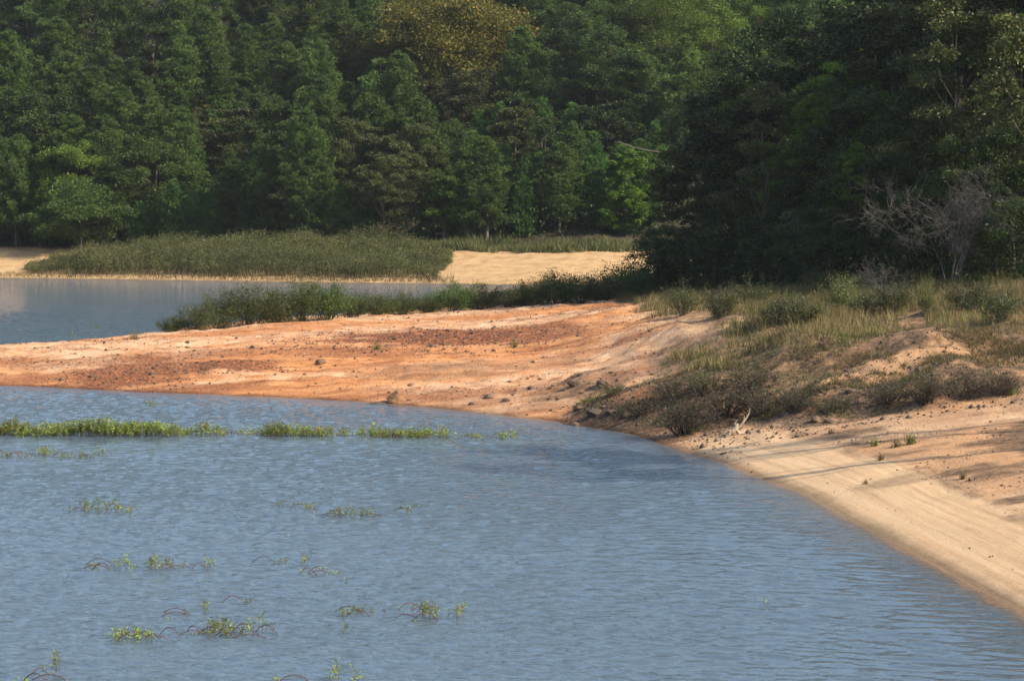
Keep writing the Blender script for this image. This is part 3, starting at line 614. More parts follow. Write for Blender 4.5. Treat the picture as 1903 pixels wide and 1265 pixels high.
# ------------------------------------------------------------------ dark wood on the right
rng = np.random.default_rng(33)
def rpos(px, Y): return ((px-PW/2)*Y/FPX, Y)
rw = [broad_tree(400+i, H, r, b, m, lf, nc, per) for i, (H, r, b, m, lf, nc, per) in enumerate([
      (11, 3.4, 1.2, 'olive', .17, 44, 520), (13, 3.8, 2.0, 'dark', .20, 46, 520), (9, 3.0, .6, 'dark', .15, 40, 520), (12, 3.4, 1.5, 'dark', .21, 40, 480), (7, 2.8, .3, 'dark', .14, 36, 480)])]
crown_tree(451, 1422, 330, 122, 46, 62, 'lime', 'small bright yellow-green tree standing out on the face of the dark wood', leaf=.13, nc=16, per=220)  # lime leaf colour stands in for sunlight that never reaches this tree
crown_tree(452, 1490, 425, 116, 66, 55, 'silver', 'grey-green large-leaved spreading tree at the foot of the dark wood', leaf=.24, nc=26, per=130, flat=.4, ragged=.4)
for (sd_, px, py, hw, hh, mt, lb) in [(461, 1385, 175, 70, 60, 'broad_y', 'olive-yellow crown with sun-painted leaves on the upper left shoulder of the dark wood'), (462, 1545, 150, 80, 50, 'broad_y', 'broad yellow-green crown high in the middle of the dark wood'),  # yellow-green leaf colour imitates sunlit crowns in the shaded wood
        (463, 1660, 180, 60, 50, 'lime', 'bright green crown between the high yellow-green crown and the pale trunk'), (464, 1520, 265, 60, 50, 'broad', 'mid green crown above the grey-green spreading tree'), (465, 1310, 260, 60, 60, 'olive', 'dull olive crown at the left face of the dark wood')]:
    crown_tree(sd_, px, py, 125, hw, hh, mt, lb, leaf=.17, nc=34, per=380)
crown_tree(453, 1590, 320, 119, 42, 60, 'broad_y', 'mid green rounded sapling with leaves coloured as if sunlit beside the bare grey tree', leaf=.14, nc=26, per=300)  # lighter leaves imitate sun on a tree that stands in shade
crown_tree(454, 1860, 400, 104, 95, 110, 'dark', 'broad dark shrub-like tree at the right edge in front of the wood', leaf=.13, nc=50, per=500)
crown_tree(455, 1248, 485, 152, 48, 52, 'dark', 'low dark bushy tree at the left corner of the wood beside the far sand', leaf=.14, nc=40, per=450)
crown_tree(456, 1780, 60, 128, 110, 60, 'broad', 'tall tree with drooping light green sprays and pale trunk at upper right', leaf=.16, nc=40, per=260, bark='pale_bark', trunk_r=.26, ragged=.4)
crown_tree(457, 1560, 130, 132, 70, 50, 'lime', 'deep green glossy tree near the top of the dark slope', leaf=.2, nc=30, per=300)
rr_ = [('front row of the right wood', .5, 4.2, (.65, .85), [4, 2, 4]), ('second row of the right wood', 4.5, 5.0, (.8, 1.0), [2, 0, 3]),
       ('third row of the right wood', 9.5, 5.2, (.9, 1.15), [0, 1, 3]), ('fourth row of the right wood', 15, 5.6, (.95, 1.2), [0, 1, 3]), ('hindmost row of the right wood', 22, 6.5, (1., 1.25), [0, 1])]
dirn = (FE_B-FE_A)/np.linalg.norm(FE_B-FE_A); nrm = np.array([-dirn[1], dirn[0]])
for rname, off, sp, sr, kinds in rr_:
    s = -4.0+(1 if off > 3 else 0); i = 0
    while s < 66+off:
        p = FE_A+dirn*s+nrm*(off+rng.normal()*.7); px = p[0]/p[1]*FPX+PW/2
        if px < 2080:
            ttop = HORIZ+(CAM_H-hz(*p)-8)*FPX/p[1]
            if off > 3 and any(p[1] < Yn and abs(px-a) < w_*.8 and ttop < b+h_*.4 for (a, b, Yn, w_, h_) in FRONT): s += sp*.5; continue
            sc = rng.uniform(*sr)*(1.0 if off < 3 else 1.28)*(1-.12*math.exp(-max(s+6, 0)/6))
            place('broadleaf_tree', rw[kinds[rng.integers(len(kinds))]], gy_(*p), rng.random()*6.28, (sc, sc, sc*rng.uniform(.9, 1.1)),
                  f'shaded dark green tree, {ORD[i]} from left in the {rname}', 'tree', 'trees of the dark wood on the right'); i += 1
        s += sp*rng.uniform(.75, 1.25)
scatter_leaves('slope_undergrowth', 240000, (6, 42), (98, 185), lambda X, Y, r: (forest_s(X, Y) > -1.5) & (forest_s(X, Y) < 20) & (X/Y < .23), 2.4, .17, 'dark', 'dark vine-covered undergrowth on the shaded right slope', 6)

def bare_tree(name, px, py, Y, H, wd, seed, label, mat='twig', depth=5, r0=.07, cat='tree', spread=.55, n0=7):
    rng = np.random.default_rng(seed); g = Geo(); 
    def br(p, d, L, r, k):
        n = 5; pts = [p]
        for i in range(n-1):
            d = d+rng.normal(size=3)*.13; d /= np.linalg.norm(d); pts.append(pts[-1]+d*L/(n-1))
        pts = np.array(pts); g.tube(pts, np.linspace(r, r*.55, n), 5 if k > 3 else 3)
        if k == 0: return
        for _ in range(rng.integers(3, 5)):
            q = pts[rng.integers(1, n)]; e = d+rng.normal(size=3)*spread; e[2] += .1; e /= np.linalg.norm(e); br(q, e, L*rng.uniform(.5, .78), max(r*.52, .006), k-1)
    for i in range(n0):
        az = rng.random()*6.28; d = np.array([math.cos(az)*wd, math.sin(az)*wd, 1.]); d /= np.linalg.norm(d); br(np.array([0, 0, -.1]), d, H*.45, r0*rng.uniform(.5, 1), depth)
    X, Yy = rpos(px, Y)
    o = link(name, g.mesh(name, [M[mat]]), None, gy_(X, Yy)); tag(o, label, cat); return o
bare_tree('bare_tree', 1765, 0, 116.5, 6.4, .33, 5, 'leafless grey-purple tree with dense fine twigs before the dark wood', n0=4, depth=5, r0=.045)
bare_tree('bare_tree', 1660, 0, 114, 2.8, 1.4, 8, 'low leafless tree with pale twigs reaching left beside the taller bare tree', n0=4, depth=4, r0=.028)

# ------------------------------------------------------------------ bushes on the spit
pb = [bush(500+i, H, w_, m, lf, st, per) for i, (H, w_, m, lf, st, per) in enumerate([(1.7, 3.2, 'acacia', .085, 36, 150), (2.0, 3.8, 'acacia', .085, 42, 150), (1.5, 2.6, 'olive', .08, 34, 170), (2.1, 3.4, 'broad', .09, 38, 190)])]
spit = [(318, 620, 0, .5), (360, 620, 0, .75), (410, 617, 1, .85), (462, 615, 1, .98), (510, 613, 0, 1.05), (560, 611, 1, 1.0), (607, 608, 3, .95),
        (655, 602, 2, 1.15), (700, 600, 0, 1.05), (745, 598, 1, 1.05), (795, 596, 2, 1.25), (845, 595, 3, 1.1), (895, 593, 1, 1.15), (945, 591, 2, 1.3), (990, 590, 0, 1.2), (1035, 586, 3, 1.1), (1080, 582, 1, 1.1), (1120, 576, 2, 1.2), (1160, 568, 3, 1.15), (1195, 560, 1, 1.2)]
nl = 0
for i, (px, py, k, s) in enumerate(spit):
    X, Y = wp(px, py, .9); Y += 4; X = (px-PW/2)*Y/FPX; litb = px < 630; s = s*(.72 if 640 < px < 1010 else .9 if px > 1010 else 1)
    place('bush', pb[k], gy_(X, Y), i*1.7, (s*1.1, s*1.1, s*(1.2 if litb else (.8+.55*((i*37) % 10)/10))), (f'sunlit olive bush, {ORD[i]} from the left end of the hedge-like row on the spit' if litb else
          f'shaded dark bush, {ORD[i-7]} bush rightward from where the row falls into shadow'), 'bush', 'row of bushes along the back of the red spit')
    if px > 640:
        Y2 = Y+5; place('bush', pb[(k+1) % 4], gy_((px+20-PW/2)*Y2/FPX, Y2), i*2.3, (s*.75, s*.75, s*.75), f'dark bush, {ORD[i-7]} from the left in the second line behind the shaded bushes', 'bush', 'second line of bushes behind the spit')
# twiggy acacia bushes in the gravel mound
tb = [bush(540+i, H, w_, 'brush', .06, st, per, 'dark_twig', 1., d, bare=.45) for i, (H, w_, st, per, d) in enumerate([(1.4, 2.8, 90, 44, .5), (1.1, 2.6, 60, 50, .5), (.8, 2.6, 46, 56, .5)])]
tl = [(1275, 806, 0, 1.05, 'dark twiggy bush with mostly bare stems at the water edge'), (1190, 770, 2, .9, 'small sparse bush among stones left of the big twiggy bush'),
      (1350, 775, 1, 1.0, 'thin leafy bush just behind the dead branch stump'), (1415, 772, 1, 1.15, 'dark bush right of the dead branch stump'), (1480, 768, 0, .85, 'medium twiggy bush in the middle of the bush line on the right'),
      (1545, 765, 2, 1.1, 'low rounded bush before the pale earth bank'), (1390, 725, 2, 1.2, 'clump of dark leaves on top of the gravel mound'), (1250, 745, 1, .9, 'sparse bush growing on the left flank of the gravel mound'),
      (1310, 730, 2, 1., 'small bush on the crest of the gravel mound'), (1650, 752, 1, 1.15, 'grey-green bush at the foot of the earth bank'), (1720, 748, 0, .9, 'wide dark bush below the orange earth face'),
      (1790, 742, 1, 1.2, 'dense dark bush near the right end of the earth bank'), (1860, 735, 0, .85, 'twiggy bush at the right edge of the frame under the bank'), (1140, 735, 2, .7, 'tiny bush on the dark left tip of the gravel mound')]
for i, (px, py, k, s, lb) in enumerate(tl):
    p = G(px, py); s = s*(.72 if px > 1460 else .95); place('bush', tb[k], (p[0], p[1], p[2]-.03), i*1.3, (s, s, s), lb, 'bush', 'dry bushes on the gravel mound and bank')
# shrubs in the grass below the dark wood
gb = [bush(560+i, H, w_, m, .07, 26, 120, 'twig') for i, (H, w_, m) in enumerate([(1.2, 1.9, 'shrub'), (1.5, 2.4, 'olive'), (1.7, 2.0, 'green_grass'), (1.5, 2.6, 'olive')])]
gl = [(1340, 590, 1, 'dull olive shrub at the left end of the tall grass'), (1400, 575, 3, 'green shrub in the shade below the dark wood'), (1450, 606, 0, 'small yellow-green shrub at the front of the tall grass'),
      (1500, 600, 0, 'light green feathery shrub left of centre in the tall grass'), (1560, 580, 2, 'tallest yellow-green shrub in the middle of the tall grass'), (1610, 590, 0, 'pale green shrub right beside the tallest grass shrub'),
      (1660, 585, 1, 'olive shrub among tawny grass'), (1720, 590, 2, 'slim bright yellow-green shrub standing upright in the grass'), (1800, 580, 1, 'dull shrub near the right edge in the grass'), (1860, 600, 3, 'green shrub at the right edge in the grass'),
      (1270, 585, 1, 'dark olive shrub at the foot of the wood left corner'), (1530, 545, 3, 'green shrub at the shadow line behind the tall grass'), (1220, 560, 3, 'dark green shrub below the low bushy corner tree')]
for i, (px, py, k, lb) in enumerate(gl): p = G(px, py); s = .95; place('shrub', gb[k], (p[0], p[1], p[2]-.03), i*2.1, (s*(.45 if 'slim' in lb else 1), s*(.45 if 'slim' in lb else 1), s*1.1), lb, 'shrub', 'shrubs in the tall grass below the wood')
def gcond(X, Y):
    f = forest_s(X, Y); e = np.minimum(Y-84.5+6*(fbm(X*.35, Y*.25, 12, 3)-.5), (X-6.3+3*(fbm(X*.5, Y*.3, 16, 3)-.5)+.0*Y)*2.5)
    return (f < 1) & (e > 0) & (Y < 165) & (fbm(X*.6, Y*.4, 13, 4) > .38+.24*sstep(14, 0, e))
fringe('tall_grass', 270000, gcond, lambda X, Y: (.1+1.25*fbm(X*.5, Y*.4, 14, 4)**1.4)*(.32+.68*sstep(86, 97, Y)), 'dry_grass', 'tall tawny dry grass in front of the dark wood', 63, (4, 34), (88, 166), .028)
fringe('straw_grass', 60000, lambda X, Y: (Y > 82.5) & (Y < 93) & (X > 5.5) & (X < 20) & (fbm(X*.9, Y*.6, 33, 4) > .52), lambda X, Y: .05+.32*fbm(X*.8, Y*.6, 34, 3), 'dry_grass', 'short patchy straw grass over the brown earth bank above the beach', 68, (5, 20), (82, 93), .02, lean=.6)
fringe('green_grass', 60000, lambda X, Y: gcond(X, Y) & (fbm(X*.4, Y*.4, 19, 3) > .6), lambda X, Y: .3+.8*fbm(X*.7, Y*.5, 15, 3), 'green_grass', 'yellow-green tufted grass mixed in front of the dark wood', 64, (4, 34), (88, 166), .03)
# sparse weeds over the spit and the bank
def wcond(X, Y):
    d = shore_d(X, Y); return (d > 1.0) & (fbm(X*.5, Y*.4, 23, 4) > .60) & (np.random.default_rng(3).random(len(X)) < .5) & ~((X > 6) & (Y < 82) & (d < 2.8))
fringe('low_weeds', 90000, wcond, lambda X, Y: .05+.10*fbm(X*2, Y*2, 24, 2), 'dry_grass', 'sparse low dry weeds dotted over the red spit and sandy bank', 65, (-32, 22), (60, 165), .02)

def mcond(X, Y):
    c = [wp(1230, 735, .9), wp(1430, 700, 1.6), wp(1650, 735, 1.7), wp(1380, 660, 1.9)]; m = np.zeros(len(X), bool)
    for (cx, cy), sx, sy in zip(c, (3.2, 4, 5, 3), (5, 5, 5, 4)): m |= ((X-cx)/sx)**2+((Y-cy)/sy)**2 < 1
    return m & (Y > 81.5-.3*np.clip(X-5, 0, 6)) & (shore_d(X, Y) > .8) & (fbm(X*1.1, Y*.9, 29, 4) > .5)
fringe('mound_weeds', 52000, mcond, lambda X, Y: .06+.34*fbm(X*1.5, Y*1.2, 30, 3)**1.5, 'shrub', 'low olive weeds and dry stalks over the gravel mound', 67, (2, 18), (76, 100), .022, lean=.6)
# ------------------------------------------------------------------ stones
def rock_mesh(seed, mat, rough=.28, fl=.7):
    import bmesh
    bm = bmesh.new(); bmesh.ops.create_icosphere(bm, subdivisions=3, radius=1); r = np.random.default_rng(seed); D = r.normal(size=(9, 3)); D /= np.linalg.norm(D, axis=1)[:, None]; cut = r.uniform(.55, .9, 9)
    for v in bm.verts:
        p = np.array(v.co); 
        for d, c in zip(D, cut):
            k = p@d
            if k > c: p = p-d*(k-c)*.85
        p = p*(1+.06*math.sin(p[0]*7+seed)*math.sin(p[1]*6+p[2]*8)); v.co = (p[0], p[1]*.85, p[2]*fl)
    me = bpy.data.meshes.new('stone'); bm.to_mesh(me); bm.free(); me.materials.append(M[mat]); return me
rk = [rock_mesh(i, 'dark_rock' if i % 3 == 0 else 'rock') for i in range(7)]
big = [(1105, 772, .28, 'large dark stone, blackest of the cluster at the left foot of the twiggy bush'), (1075, 762, .24, 'brown angular stone up the slope from the blackest stone'), (1068, 790, .16, 'flat dark stone sitting in the shallow water by the stones'),
       (1135, 768, .17, 'dark stone just right of the blackest stone'), (1165, 775, .2, 'low brown stone between the stone cluster and twiggy bush'), (907, 740, .20, 'rounded grey-brown boulder alone on the pale shore'),
       (940, 746, .15, 'smaller stone right of the rounded shore boulder'), (877, 752, .13, 'small stone nearest water left of the rounded boulder'), (596, 677, .24, 'dark lumpy clod standing on the orange middle of the spit'),
       (765, 716, .13, 'small flat brown stone above the mud lump'), (1120, 718, .3, 'black broken slab on the tip of the gravel mound'), (1070, 716, .28, 'grey slab at the left tip of the gravel mound'), (1155, 724, .2, 'brown slab among the gravel mound debris'),
       (1515, 783, .22, 'brown boulder on the sand behind the dead branch stump'), (1540, 786, .15, 'smaller stone touching the brown sand boulder'), (1400, 878, .07, 'tiny dark stone on the waterline of the sandy beach'), (1437, 812, .07, 'small brown stone right of the dead branch stump'),
       (1480, 811, .06, 'second small brown stone on the sand right of the dead branch stump'), (1805, 892, .09, 'small dark stone on the sand near the right edge'), (470, 646, .14, 'small grey stone on the crest of the orange spit')]
for i, (px, py, r, lb) in enumerate(big):
    p = G(px, py); o = link('stone', rk[i % 7], None, (p[0], p[1], p[2]+r*.15), i*1.1, (r*1.2, r, r*.9)); tag(o, lb, 'stone', 'larger stones on the spit and beach')
rng = np.random.default_rng(9); n = 0
for i in range(900):
    px, py = (rng.uniform(940, 1600), rng.uniform(690, 800)) if rng.random() < .62 else (rng.uniform(0, 1250), rng.uniform(630, 770))
    if n >= 150: break
    p = G(px, py)
    if p[2] < .06 or p[1] > 160: continue
    if fbm(np.array([p[0]*.5]), np.array([p[1]*.35]), 95, 3)[0] < .5: continue
    r = .045*math.exp(rng.normal()*.45); o = link('small_stone', rk[rng.integers(7)], None, (p[0], p[1], p[2]+r*.1), rng.random()*6, (r*1.3, r, r*.9))
    tag(o, 'small brown stone scattered on the spit and gravel mound', 'stone', 'small scattered stones'); n += 1
def gravel():
    rng = np.random.default_rng(14); n = 190000; X = rng.uniform(-30, 20, n); Y = rng.uniform(46, 150, n); z = height(X, Y); d = shore_d(X, Y)
    from_m = np.zeros(n)
    for a in [(1230, 740, .9, 4.0, 5., 1), (1100, 775, .3, 3.6, 3., .8), (1480, 750, 1.2, 4.5, 3.5, .9), (1600, 700, 2, 7, 7, .6), (430, 678, .8, 3, 2, .8), (240, 685, .7, 4, 3, .6), (800, 645, 1., 7, 8, .6), (1700, 745, 1.6, 5, 3, .7), (1240, 822, .1, 1.6, 2.6, 1.)]:
        cx, cy = wp(a[0], a[1], a[2]); from_m = np.maximum(from_m, a[5]*sstep(1.2, .6, np.sqrt(((X-cx)/a[3])**2+((Y-cy)/a[4])**2)))
    from_m = np.maximum(from_m, .3*(fbm(X*.16, Y*.55, 41, 5) > .56)*(X < 6))
    from_m = np.maximum(from_m, .06)*(1-.93*((X > 6.8) & (Y < 78)))
    line = np.abs((d+.5*fbm(X*.6, Y*.3, 91, 3)) % 2.3-1.15) < .05; from_m = np.maximum(from_m, .35*line*(X > 5)*(Y < 80)*(fbm(X*.5, Y*.35, 92, 3) > .5)); from_m = np.maximum(from_m, .55*(d > 2.6)*(X > 6)*(Y < 82)*(fbm(X*.6, Y*.6, 93, 4) > .56))
    k = (rng.random(n) < from_m) & (d > .15); X, Y, z = X[k], Y[k], z[k]; m = len(X)
    O = np.array([[1, 0, 0], [-1, 0, 0], [0, 1, 0], [0, -1, 0], [0, 0, 1], [0, 0, -1.]])*.5
    T = np.array([[0, 2, 4], [2, 1, 4], [1, 3, 4], [3, 0, 4], [2, 0, 5], [1, 2, 5], [3, 1, 5], [0, 3, 5]])
    s = np.where((X > 6.8) & (Y < 78), .022, .045)*np.exp(rng.normal(size=m)*.5); V = O[None]*s[:, None, None]*rng.uniform(.7, 1.5, (m, 6, 1)); V[:, :, 2] *= .75
    V = V+np.stack([X, Y, z+s*.12], 1)[:, None]; F = (np.arange(m)[:, None, None]*6+T[None]).reshape(-1, 3)
    o = link('gravel', mk_mesh('gravel', V.reshape(-1, 3), None, F, None, [M['dark_rock']])); tag(o, 'loose brown gravel and clods over the mound and red patches', 'gravel', None, 'stuff')
gravel()
# mud lump with a dark undercut at the shore
p = G(738, 745); o = link('mud_lump', rock_mesh(44, 'mud', fl=.75), None, (p[0], p[1], p[2]+.06), .3, (.5, .45, .5)); tag(o, 'big brown mud lump with dark hollow on the spit waterline', 'mud lump')
p = G(700, 750); o = link('mud_slab', rock_mesh(45, 'dark_rock', fl=.3), None, (p[0], p[1], p[2]+.0), .1, (.42, .25, .2)); tag(o, 'dark flat slab lying left of the big mud lump', 'slab')
# dead branch stump on the beach
def dead_stump():
    g = Geo(); A = lambda *q: np.array(q, float)
    g.tube(A([-.28, 0, -.05], [-.12, 0, .14], [.02, 0, .25], [.08, .02, .42]), [.07, .085, .08, .05], 7)
    g.tube(A([.2, .1, -.05], [.1, .02, .12], [.0, 0, .26]), [.05, .06, .06], 6)
    g.tube(A([.02, 0, .2], [.2, .02, .38], [.36, .02, .62], [.44, 0, .78], [.46, 0, .95]), [.06, .045, .032, .022, .01], 6)
    g.tube(A([.04, 0, .3], [-.02, .02, .42], [.08, 0, .55]), [.05, .035, .012], 5)
    g.tube(A([-.1, 0, .15], [-.25, -.1, .2], [-.34, -.12, .12]), [.05, .03, .015], 5)
    g.tube(A([.3, .02, .5], [.27, 0, .62], [.3, 0, .7]), [.02, .014, .006], 4)
    p = G(1366, 810); o = link('dead_stump', g.mesh('dead_stump', [M['grey_wood']], True), None, (p[0], p[1], p[2]), .1, (1., 1., .9)); tag(o, 'weathered dead branch stump with one long upright prong on the sand', 'dead stump')
dead_stump()
def tuft(px, py, H, mat, n, label, seed, wd=.012, spread=.5):
    rng = np.random.default_rng(seed); p = G(px, py); g = Geo(); B = np.zeros((n, 3)); B[:, :2] = rng.normal(size=(n, 2))*H*.18
    D = np.stack([rng.normal(size=n)*spread*H*.5, rng.normal(size=n)*spread*H*.5, H*rng.uniform(.5, 1.05, n)], 1); g.blades(B, D, wd, rng)
    C = B+D*rng.random((n, 1)); g.leaves(C, .07, .025, rng, up=.6)
    o = link('grass_tuft', g.mesh('grass_tuft', [M[mat]]), None, (p[0], p[1], p[2]-.02)); tag(o, label, 'plant')
tuft(1693, 826, .36, 'green_grass', 130, 'bright green upright weed tuft on the right sand', 1)
tuft(1625, 829, .26, 'green_grass', 90, 'small dull green weed left of the bright tuft on sand', 2)
tuft(1665, 832, .3, 'dry_grass', 60, 'dry brown weed between the two green tufts on sand', 3)
tuft(1637, 855, .24, 'dry_grass', 50, 'pale dry grass tuft beside the beach shadow lines', 4)
tuft(1545, 806, .22, 'dry_grass', 40, 'thin dry weed on the sand right of the stump', 5)
tuft(700, 650, .45, 'green_grass', 90, 'light green weed in the left red patch of the spit', 6)
tuft(957, 645, .42, 'green_grass', 80, 'light green weed in the right red patch of the spit', 7)
tuft(250, 632, .55, 'dry_grass', 90, 'pale dry weed sticking up left of the sunlit bushes', 8)
tuft(1610, 900, .0+.2, 'dry_grass', 30, 'tiny dry tuft on the open sand', 9)
tuft(1790, 890, .22, 'dry_grass', 50, 'dry tuft on the sand near the small dark stone', 10)
tuft(1880, 735, .35, 'broad_y', 60, 'yellowish weed at the right edge above the sand', 11)
# trees just outside the frame, their trunks shade the beach
for i, (X, Y, s) in enumerate([(24.5, 68.2, 1.0), (28, 68.4, 1.1), (24, 64.4, .95)]):
    place('slender_tree', broad_tree(600+i, 17*s, 2.2, 12.5, 'broad', .2, 20, 200, trunk_r=.16), gy_(X, Y), 0, None, f'tall slender tree beyond the right edge, {ORD[i]} of three shading the beach', 'tree', 'slender trees beyond the right edge')

# ------------------------------------------------------------------ water plants
def water_clump(px, py, wpx, H, n, label, seed, arches=0, red=.0, kind='water_plant', depth=.8):
    rng = np.random.default_rng(seed); X, Y = wp(px, py); w_ = wpx*Y/FPX; g = Geo(); st = Geo(); mat_ = py < 830; n = max(1, int(n*(1.15 if mat_ else .85))); H = H*(.82 if mat_ else 1.08); arches = (arches+1)//2
    x = np.where(rng.random(n) < .6, rng.uniform(-.5, .5, n), rng.normal(size=n)*.36)*w_*1.06; y = rng.uniform(-.5, .5, n)*depth; H_ = H*rng.uniform(.35 if mat_ else .55, 1.1, n)*(.55+.8*vn(x*1.6+seed, y*2, seed))*(1-.6*np.clip(np.abs(x)/(w_*.62), 0, 1)**3)
    for i in range(n):
        b = np.array([x[i], y[i], -.1]); tp = np.array([x[i]+rng.normal()*.08*H/.4, y[i]+rng.normal()*.08, H_[i]]); p = curve_pts(b, tp, 4, 0, rng, .012)
        st.tube([(0, 0, -.16), (x[i], y[i], -.12)], .004, 3)
        st.tube(p, np.linspace(.005, .0025, 4), 3)
        m = int(6+30*H_[i]); t = rng.uniform(.25, 1.0, m)**.7; q = np.stack([np.interp(t*3, np.arange(4), p[:, k]) for k in range(3)], 1)
        az = rng.random(m)*6.28; ax = np.stack([np.cos(az), np.sin(az), rng.uniform(.1, .9, m)], 1); g.leaves(q+ax*.035, .085 if mat_ else .068, .026 if mat_ else .022, rng, axis=ax)
    for i in range(arches):
        a = rng.uniform(-.5, .5)*w_; L = rng.uniform(.25, .6); t = np.linspace(0, 1, 9); hh = rng.uniform(.07, .2); sg = rng.choice([-1, 1])
        st.tube([(0, 0, -.16), (a, 0, -.05)], .004, 3)
        p = np.stack([a+sg*L*t, rng.normal()*.2+rng.normal()*.1*t, hh*np.sin(t*math.pi*.95)-.015], 1); st.tube(p, .0075, 4)
    e = link(kind, None, None, (X, Y, 0)); link('stems', st.mesh('stems', [M['red_stem']]), e)
    if n: link('leaves', g.mesh('leaves', [M['water_leaf']]), e)
    tag(e, label, 'water plant', 'plants standing in the lake'); return e
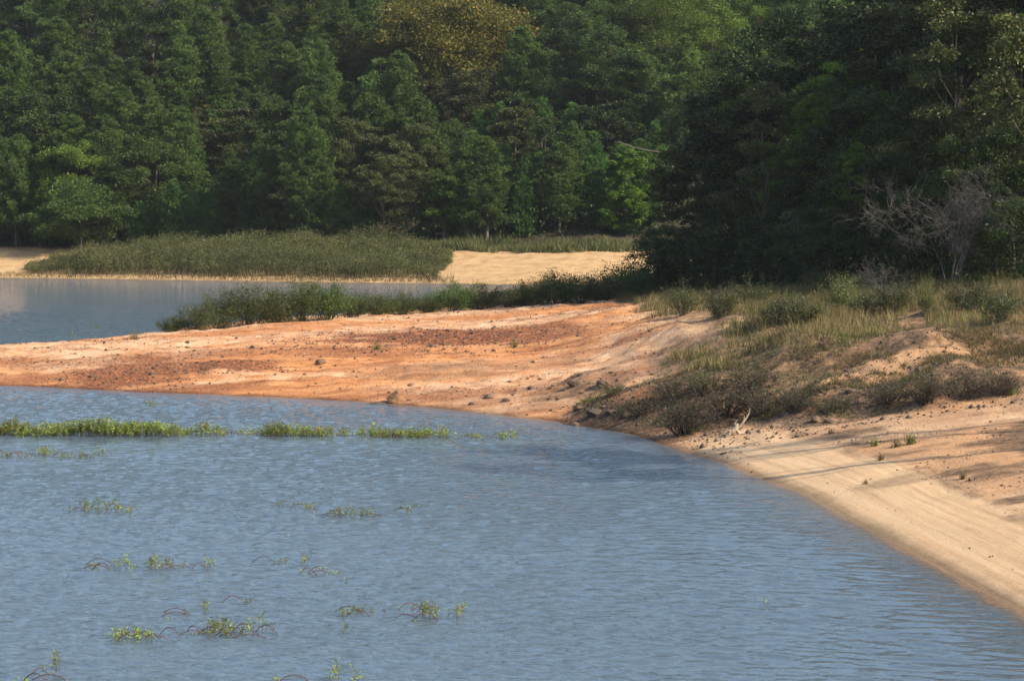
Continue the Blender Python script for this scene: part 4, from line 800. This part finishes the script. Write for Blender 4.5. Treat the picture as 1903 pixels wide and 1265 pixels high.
wl = [(25, 807, 62, .55, 150, 'bright green leafy mat cut by the left edge of the picture', 0), (190, 809, 240, .62, 640, 'longest dense green leafy mat in the near water', 0), (325, 809, 22, .5, 26, 'slim green tuft right after the longest mat', 0),
      (380, 806, 80, .42, 70, 'thin reddish green patch between the slim tuft and the middle mat', 4), (455, 805, 40, .2, 12, 'sparse reddish stems before the middle mat', 5), (545, 809, 115, .45, 190, 'middle green mat tapering to red stems', 4), (607, 811, 24, .35, 22, 'little green tuft at the right end of the middle mat', 1),
      (641, 809, 12, .3, 12, 'tiny lone tuft between middle and right mats', 0), (686, 809, 36, .45, 40, 'green tuft left of the right mat', 0), (745, 811, 85, .42, 120, 'right green mat near the spit shore', 0), (800, 811, 60, .45, 60, 'feathery green end of the right mat', 0), (878, 811, 34, .22, 14, 'few pale sprigs beyond the right mat', 2),
      (940, 813, 36, .3, 20, 'sparse reddish sprigs nearest the stony shore', 2), (280, 755, 8, .35, 6, 'single thin dark sprig in water near the spit', 0),
      (88, 845, 30, .36, 34, 'round green sprig above the drifting stems at left', 1), (30, 849, 70, .14, 24, 'low reddish stems at the left edge below the mats', 7), (135, 850, 50, .16, 24, 'thin flat sprigs right of the round green sprig', 3), (185, 842, 22, .2, 8, 'tiny distant sprig right of the drifting stems', 1),
      (160, 948, 60, .26, 18, 'left half of the low sprig chain at mid left', 3), (215, 950, 60, .24, 26, 'right half of the low sprig chain with arched stem', 3), (515, 942, 26, .12, 8, 'faint tiny sprig left of the arched twig', 1), (568, 944, 36, .2, 12, 'small sprig with one bent twig at centre left', 2),
      (655, 958, 70, .22, 34, 'reddish green sprig cluster in the middle water', 6), (760, 947, 36, .12, 10, 'faint short sprigs right of the reddish cluster', 1),
      (170, 1056, 30, .1, 8, 'flat green sprig at the left start of the long stem chain', 2), (225, 1054, 50, .22, 14, 'arching stems with thin green tips, left of three', 4), (295, 1056, 50, .27, 26, 'upright green sprigs with arch, middle of the stem chain', 4), (385, 1054, 30, .22, 8, 'lone green tip at the right end of the stem chain', 2),
      (522, 1048, 24, .09, 4, 'faint reddish speck of stems left of centre', 2), (563, 1046, 14, .16, 5, 'tiny green sprig above the arched twigs', 0), (595, 1066, 45, .1, 4, 'pair of arched dark twigs in open water', 5), (625, 1066, 12, .14, 5, 'small tip right beside the arched dark twigs', 0), (648, 1082, 12, .08, 3, 'speck of green below the arched twigs', 0),
      (460, 1125, 28, .12, 4, 'single curled dark stem above the big arches', 2), (345, 1142, 30, .08, 3, 'faint flat stems left of the big arches', 3), (378, 1140, 16, .18, 7, 'small leafy tip above the big arches', 0),
      (250, 1185, 84, .2, 40, 'left reddish clump with long arching stem at the bottom left', 7), (372, 1178, 38, .12, 5, 'leftmost big dark arch of stems', 5), (408, 1176, 40, .24, 30, 'green sprigs between the big dark arches', 3), (438, 1178, 34, .12, 8, 'flat dark stems right of the green sprigs', 4), (478, 1176, 50, .3, 10, 'tall thin sprig over the rightmost big arch', 4),
      (660, 1140, 66, .13, 22, 'low reddish line of sprigs at bottom centre', 3), (755, 1130, 44, .08, 3, 'long dark twig lying flat on the water', 4), (797, 1146, 40, .25, 22, 'leafy sprig with reflection right of the flat twig', 2), (853, 1146, 14, .24, 8, 'lone upright sprig at the right of the bottom group', 0), (767, 1156, 16, .05, 1, 'short red stem under the flat twig', 2),
      (95, 1254, 16, .24, 8, 'lone sprig near the bottom left corner', 1), (50, 1262, 40, .08, 3, 'dark bent stem at the bottom left corner', 3), (510, 1264, 20, .1, 5, 'low sprig cut by the bottom edge', 1), (620, 1262, 16, .26, 8, 'thin upright sprig at the bottom edge', 0), (660, 1264, 20, .2, 6, 'short sprig at the bottom edge beside the thin upright one', 0),
      (640, 1180, 8, .18, 3, 'solitary faint stalk below the bottom centre line of sprigs', 0), (1415, 1116, 8, .12, 2, 'solitary faint stalk in the open right water', 0),
      (1290, 800, 8, .0+.2, 2, 'faint stalk at the stony corner', 0), (180, 610, 14, .4, 6, 'small sprig in the far water beyond the spit', 0), (140, 625, 30, .25, 6, 'bent stem in the water behind the spit at left', 2)]
for i, (px, py, wpx, H, n, lb, ar) in enumerate(wl[:-3]+wl[-2:]): water_clump(px, py, wpx, H, n, lb, 700+i, ar)
# pale cable showing at the far bank corner
g_ = Geo(); a = np.array(at(1150, 264, 246)); b = np.array(at(1235, 284, 238)); g_.tube(curve_pts(a, b, 8, -.15, rng, .0), .035, 5)
g_.A = [np.full(len(v), .5) for v in g_.V]; o = link('bare_branch', g_.mesh('bare_branch', [M['pale_bark']])); tag(o, 'thin straight pale branch showing above the lime green tree', 'branch')
# ------------------------------------------------------------------ haze
def haze():
    m = bpy.data.materials.new('haze'); m.use_nodes = True; t = m.node_tree; t.nodes.remove(t.nodes['Principled BSDF'])
    v = t.nodes.new('ShaderNodeVolumePrincipled'); v.inputs['Color'].default_value = (.86, .93, 1, 1); v.inputs['Density'].default_value = .00009; v.inputs['Anisotropy'].default_value = .3
    t.links.new(v.outputs[0], t.nodes['Material Output'].inputs['Volume'])
    x0, x1, y0, y1, z0, z1 = -1600, 1600, -450, 3100, -6, 70
    V = [(x, y, z) for z in (z0, z1) for y in (y0, y1) for x in (x0, x1)]
    o = link('haze', mk_mesh('haze', V, [(0, 2, 3, 1), (4, 5, 7, 6), (0, 1, 5, 4), (2, 6, 7, 3), (0, 4, 6, 2), (1, 3, 7, 5)], None, None, [m])); tag(o, 'thin pale air haze over the lake', 'haze', None, 'stuff')
HAZE = True
if HAZE: haze()
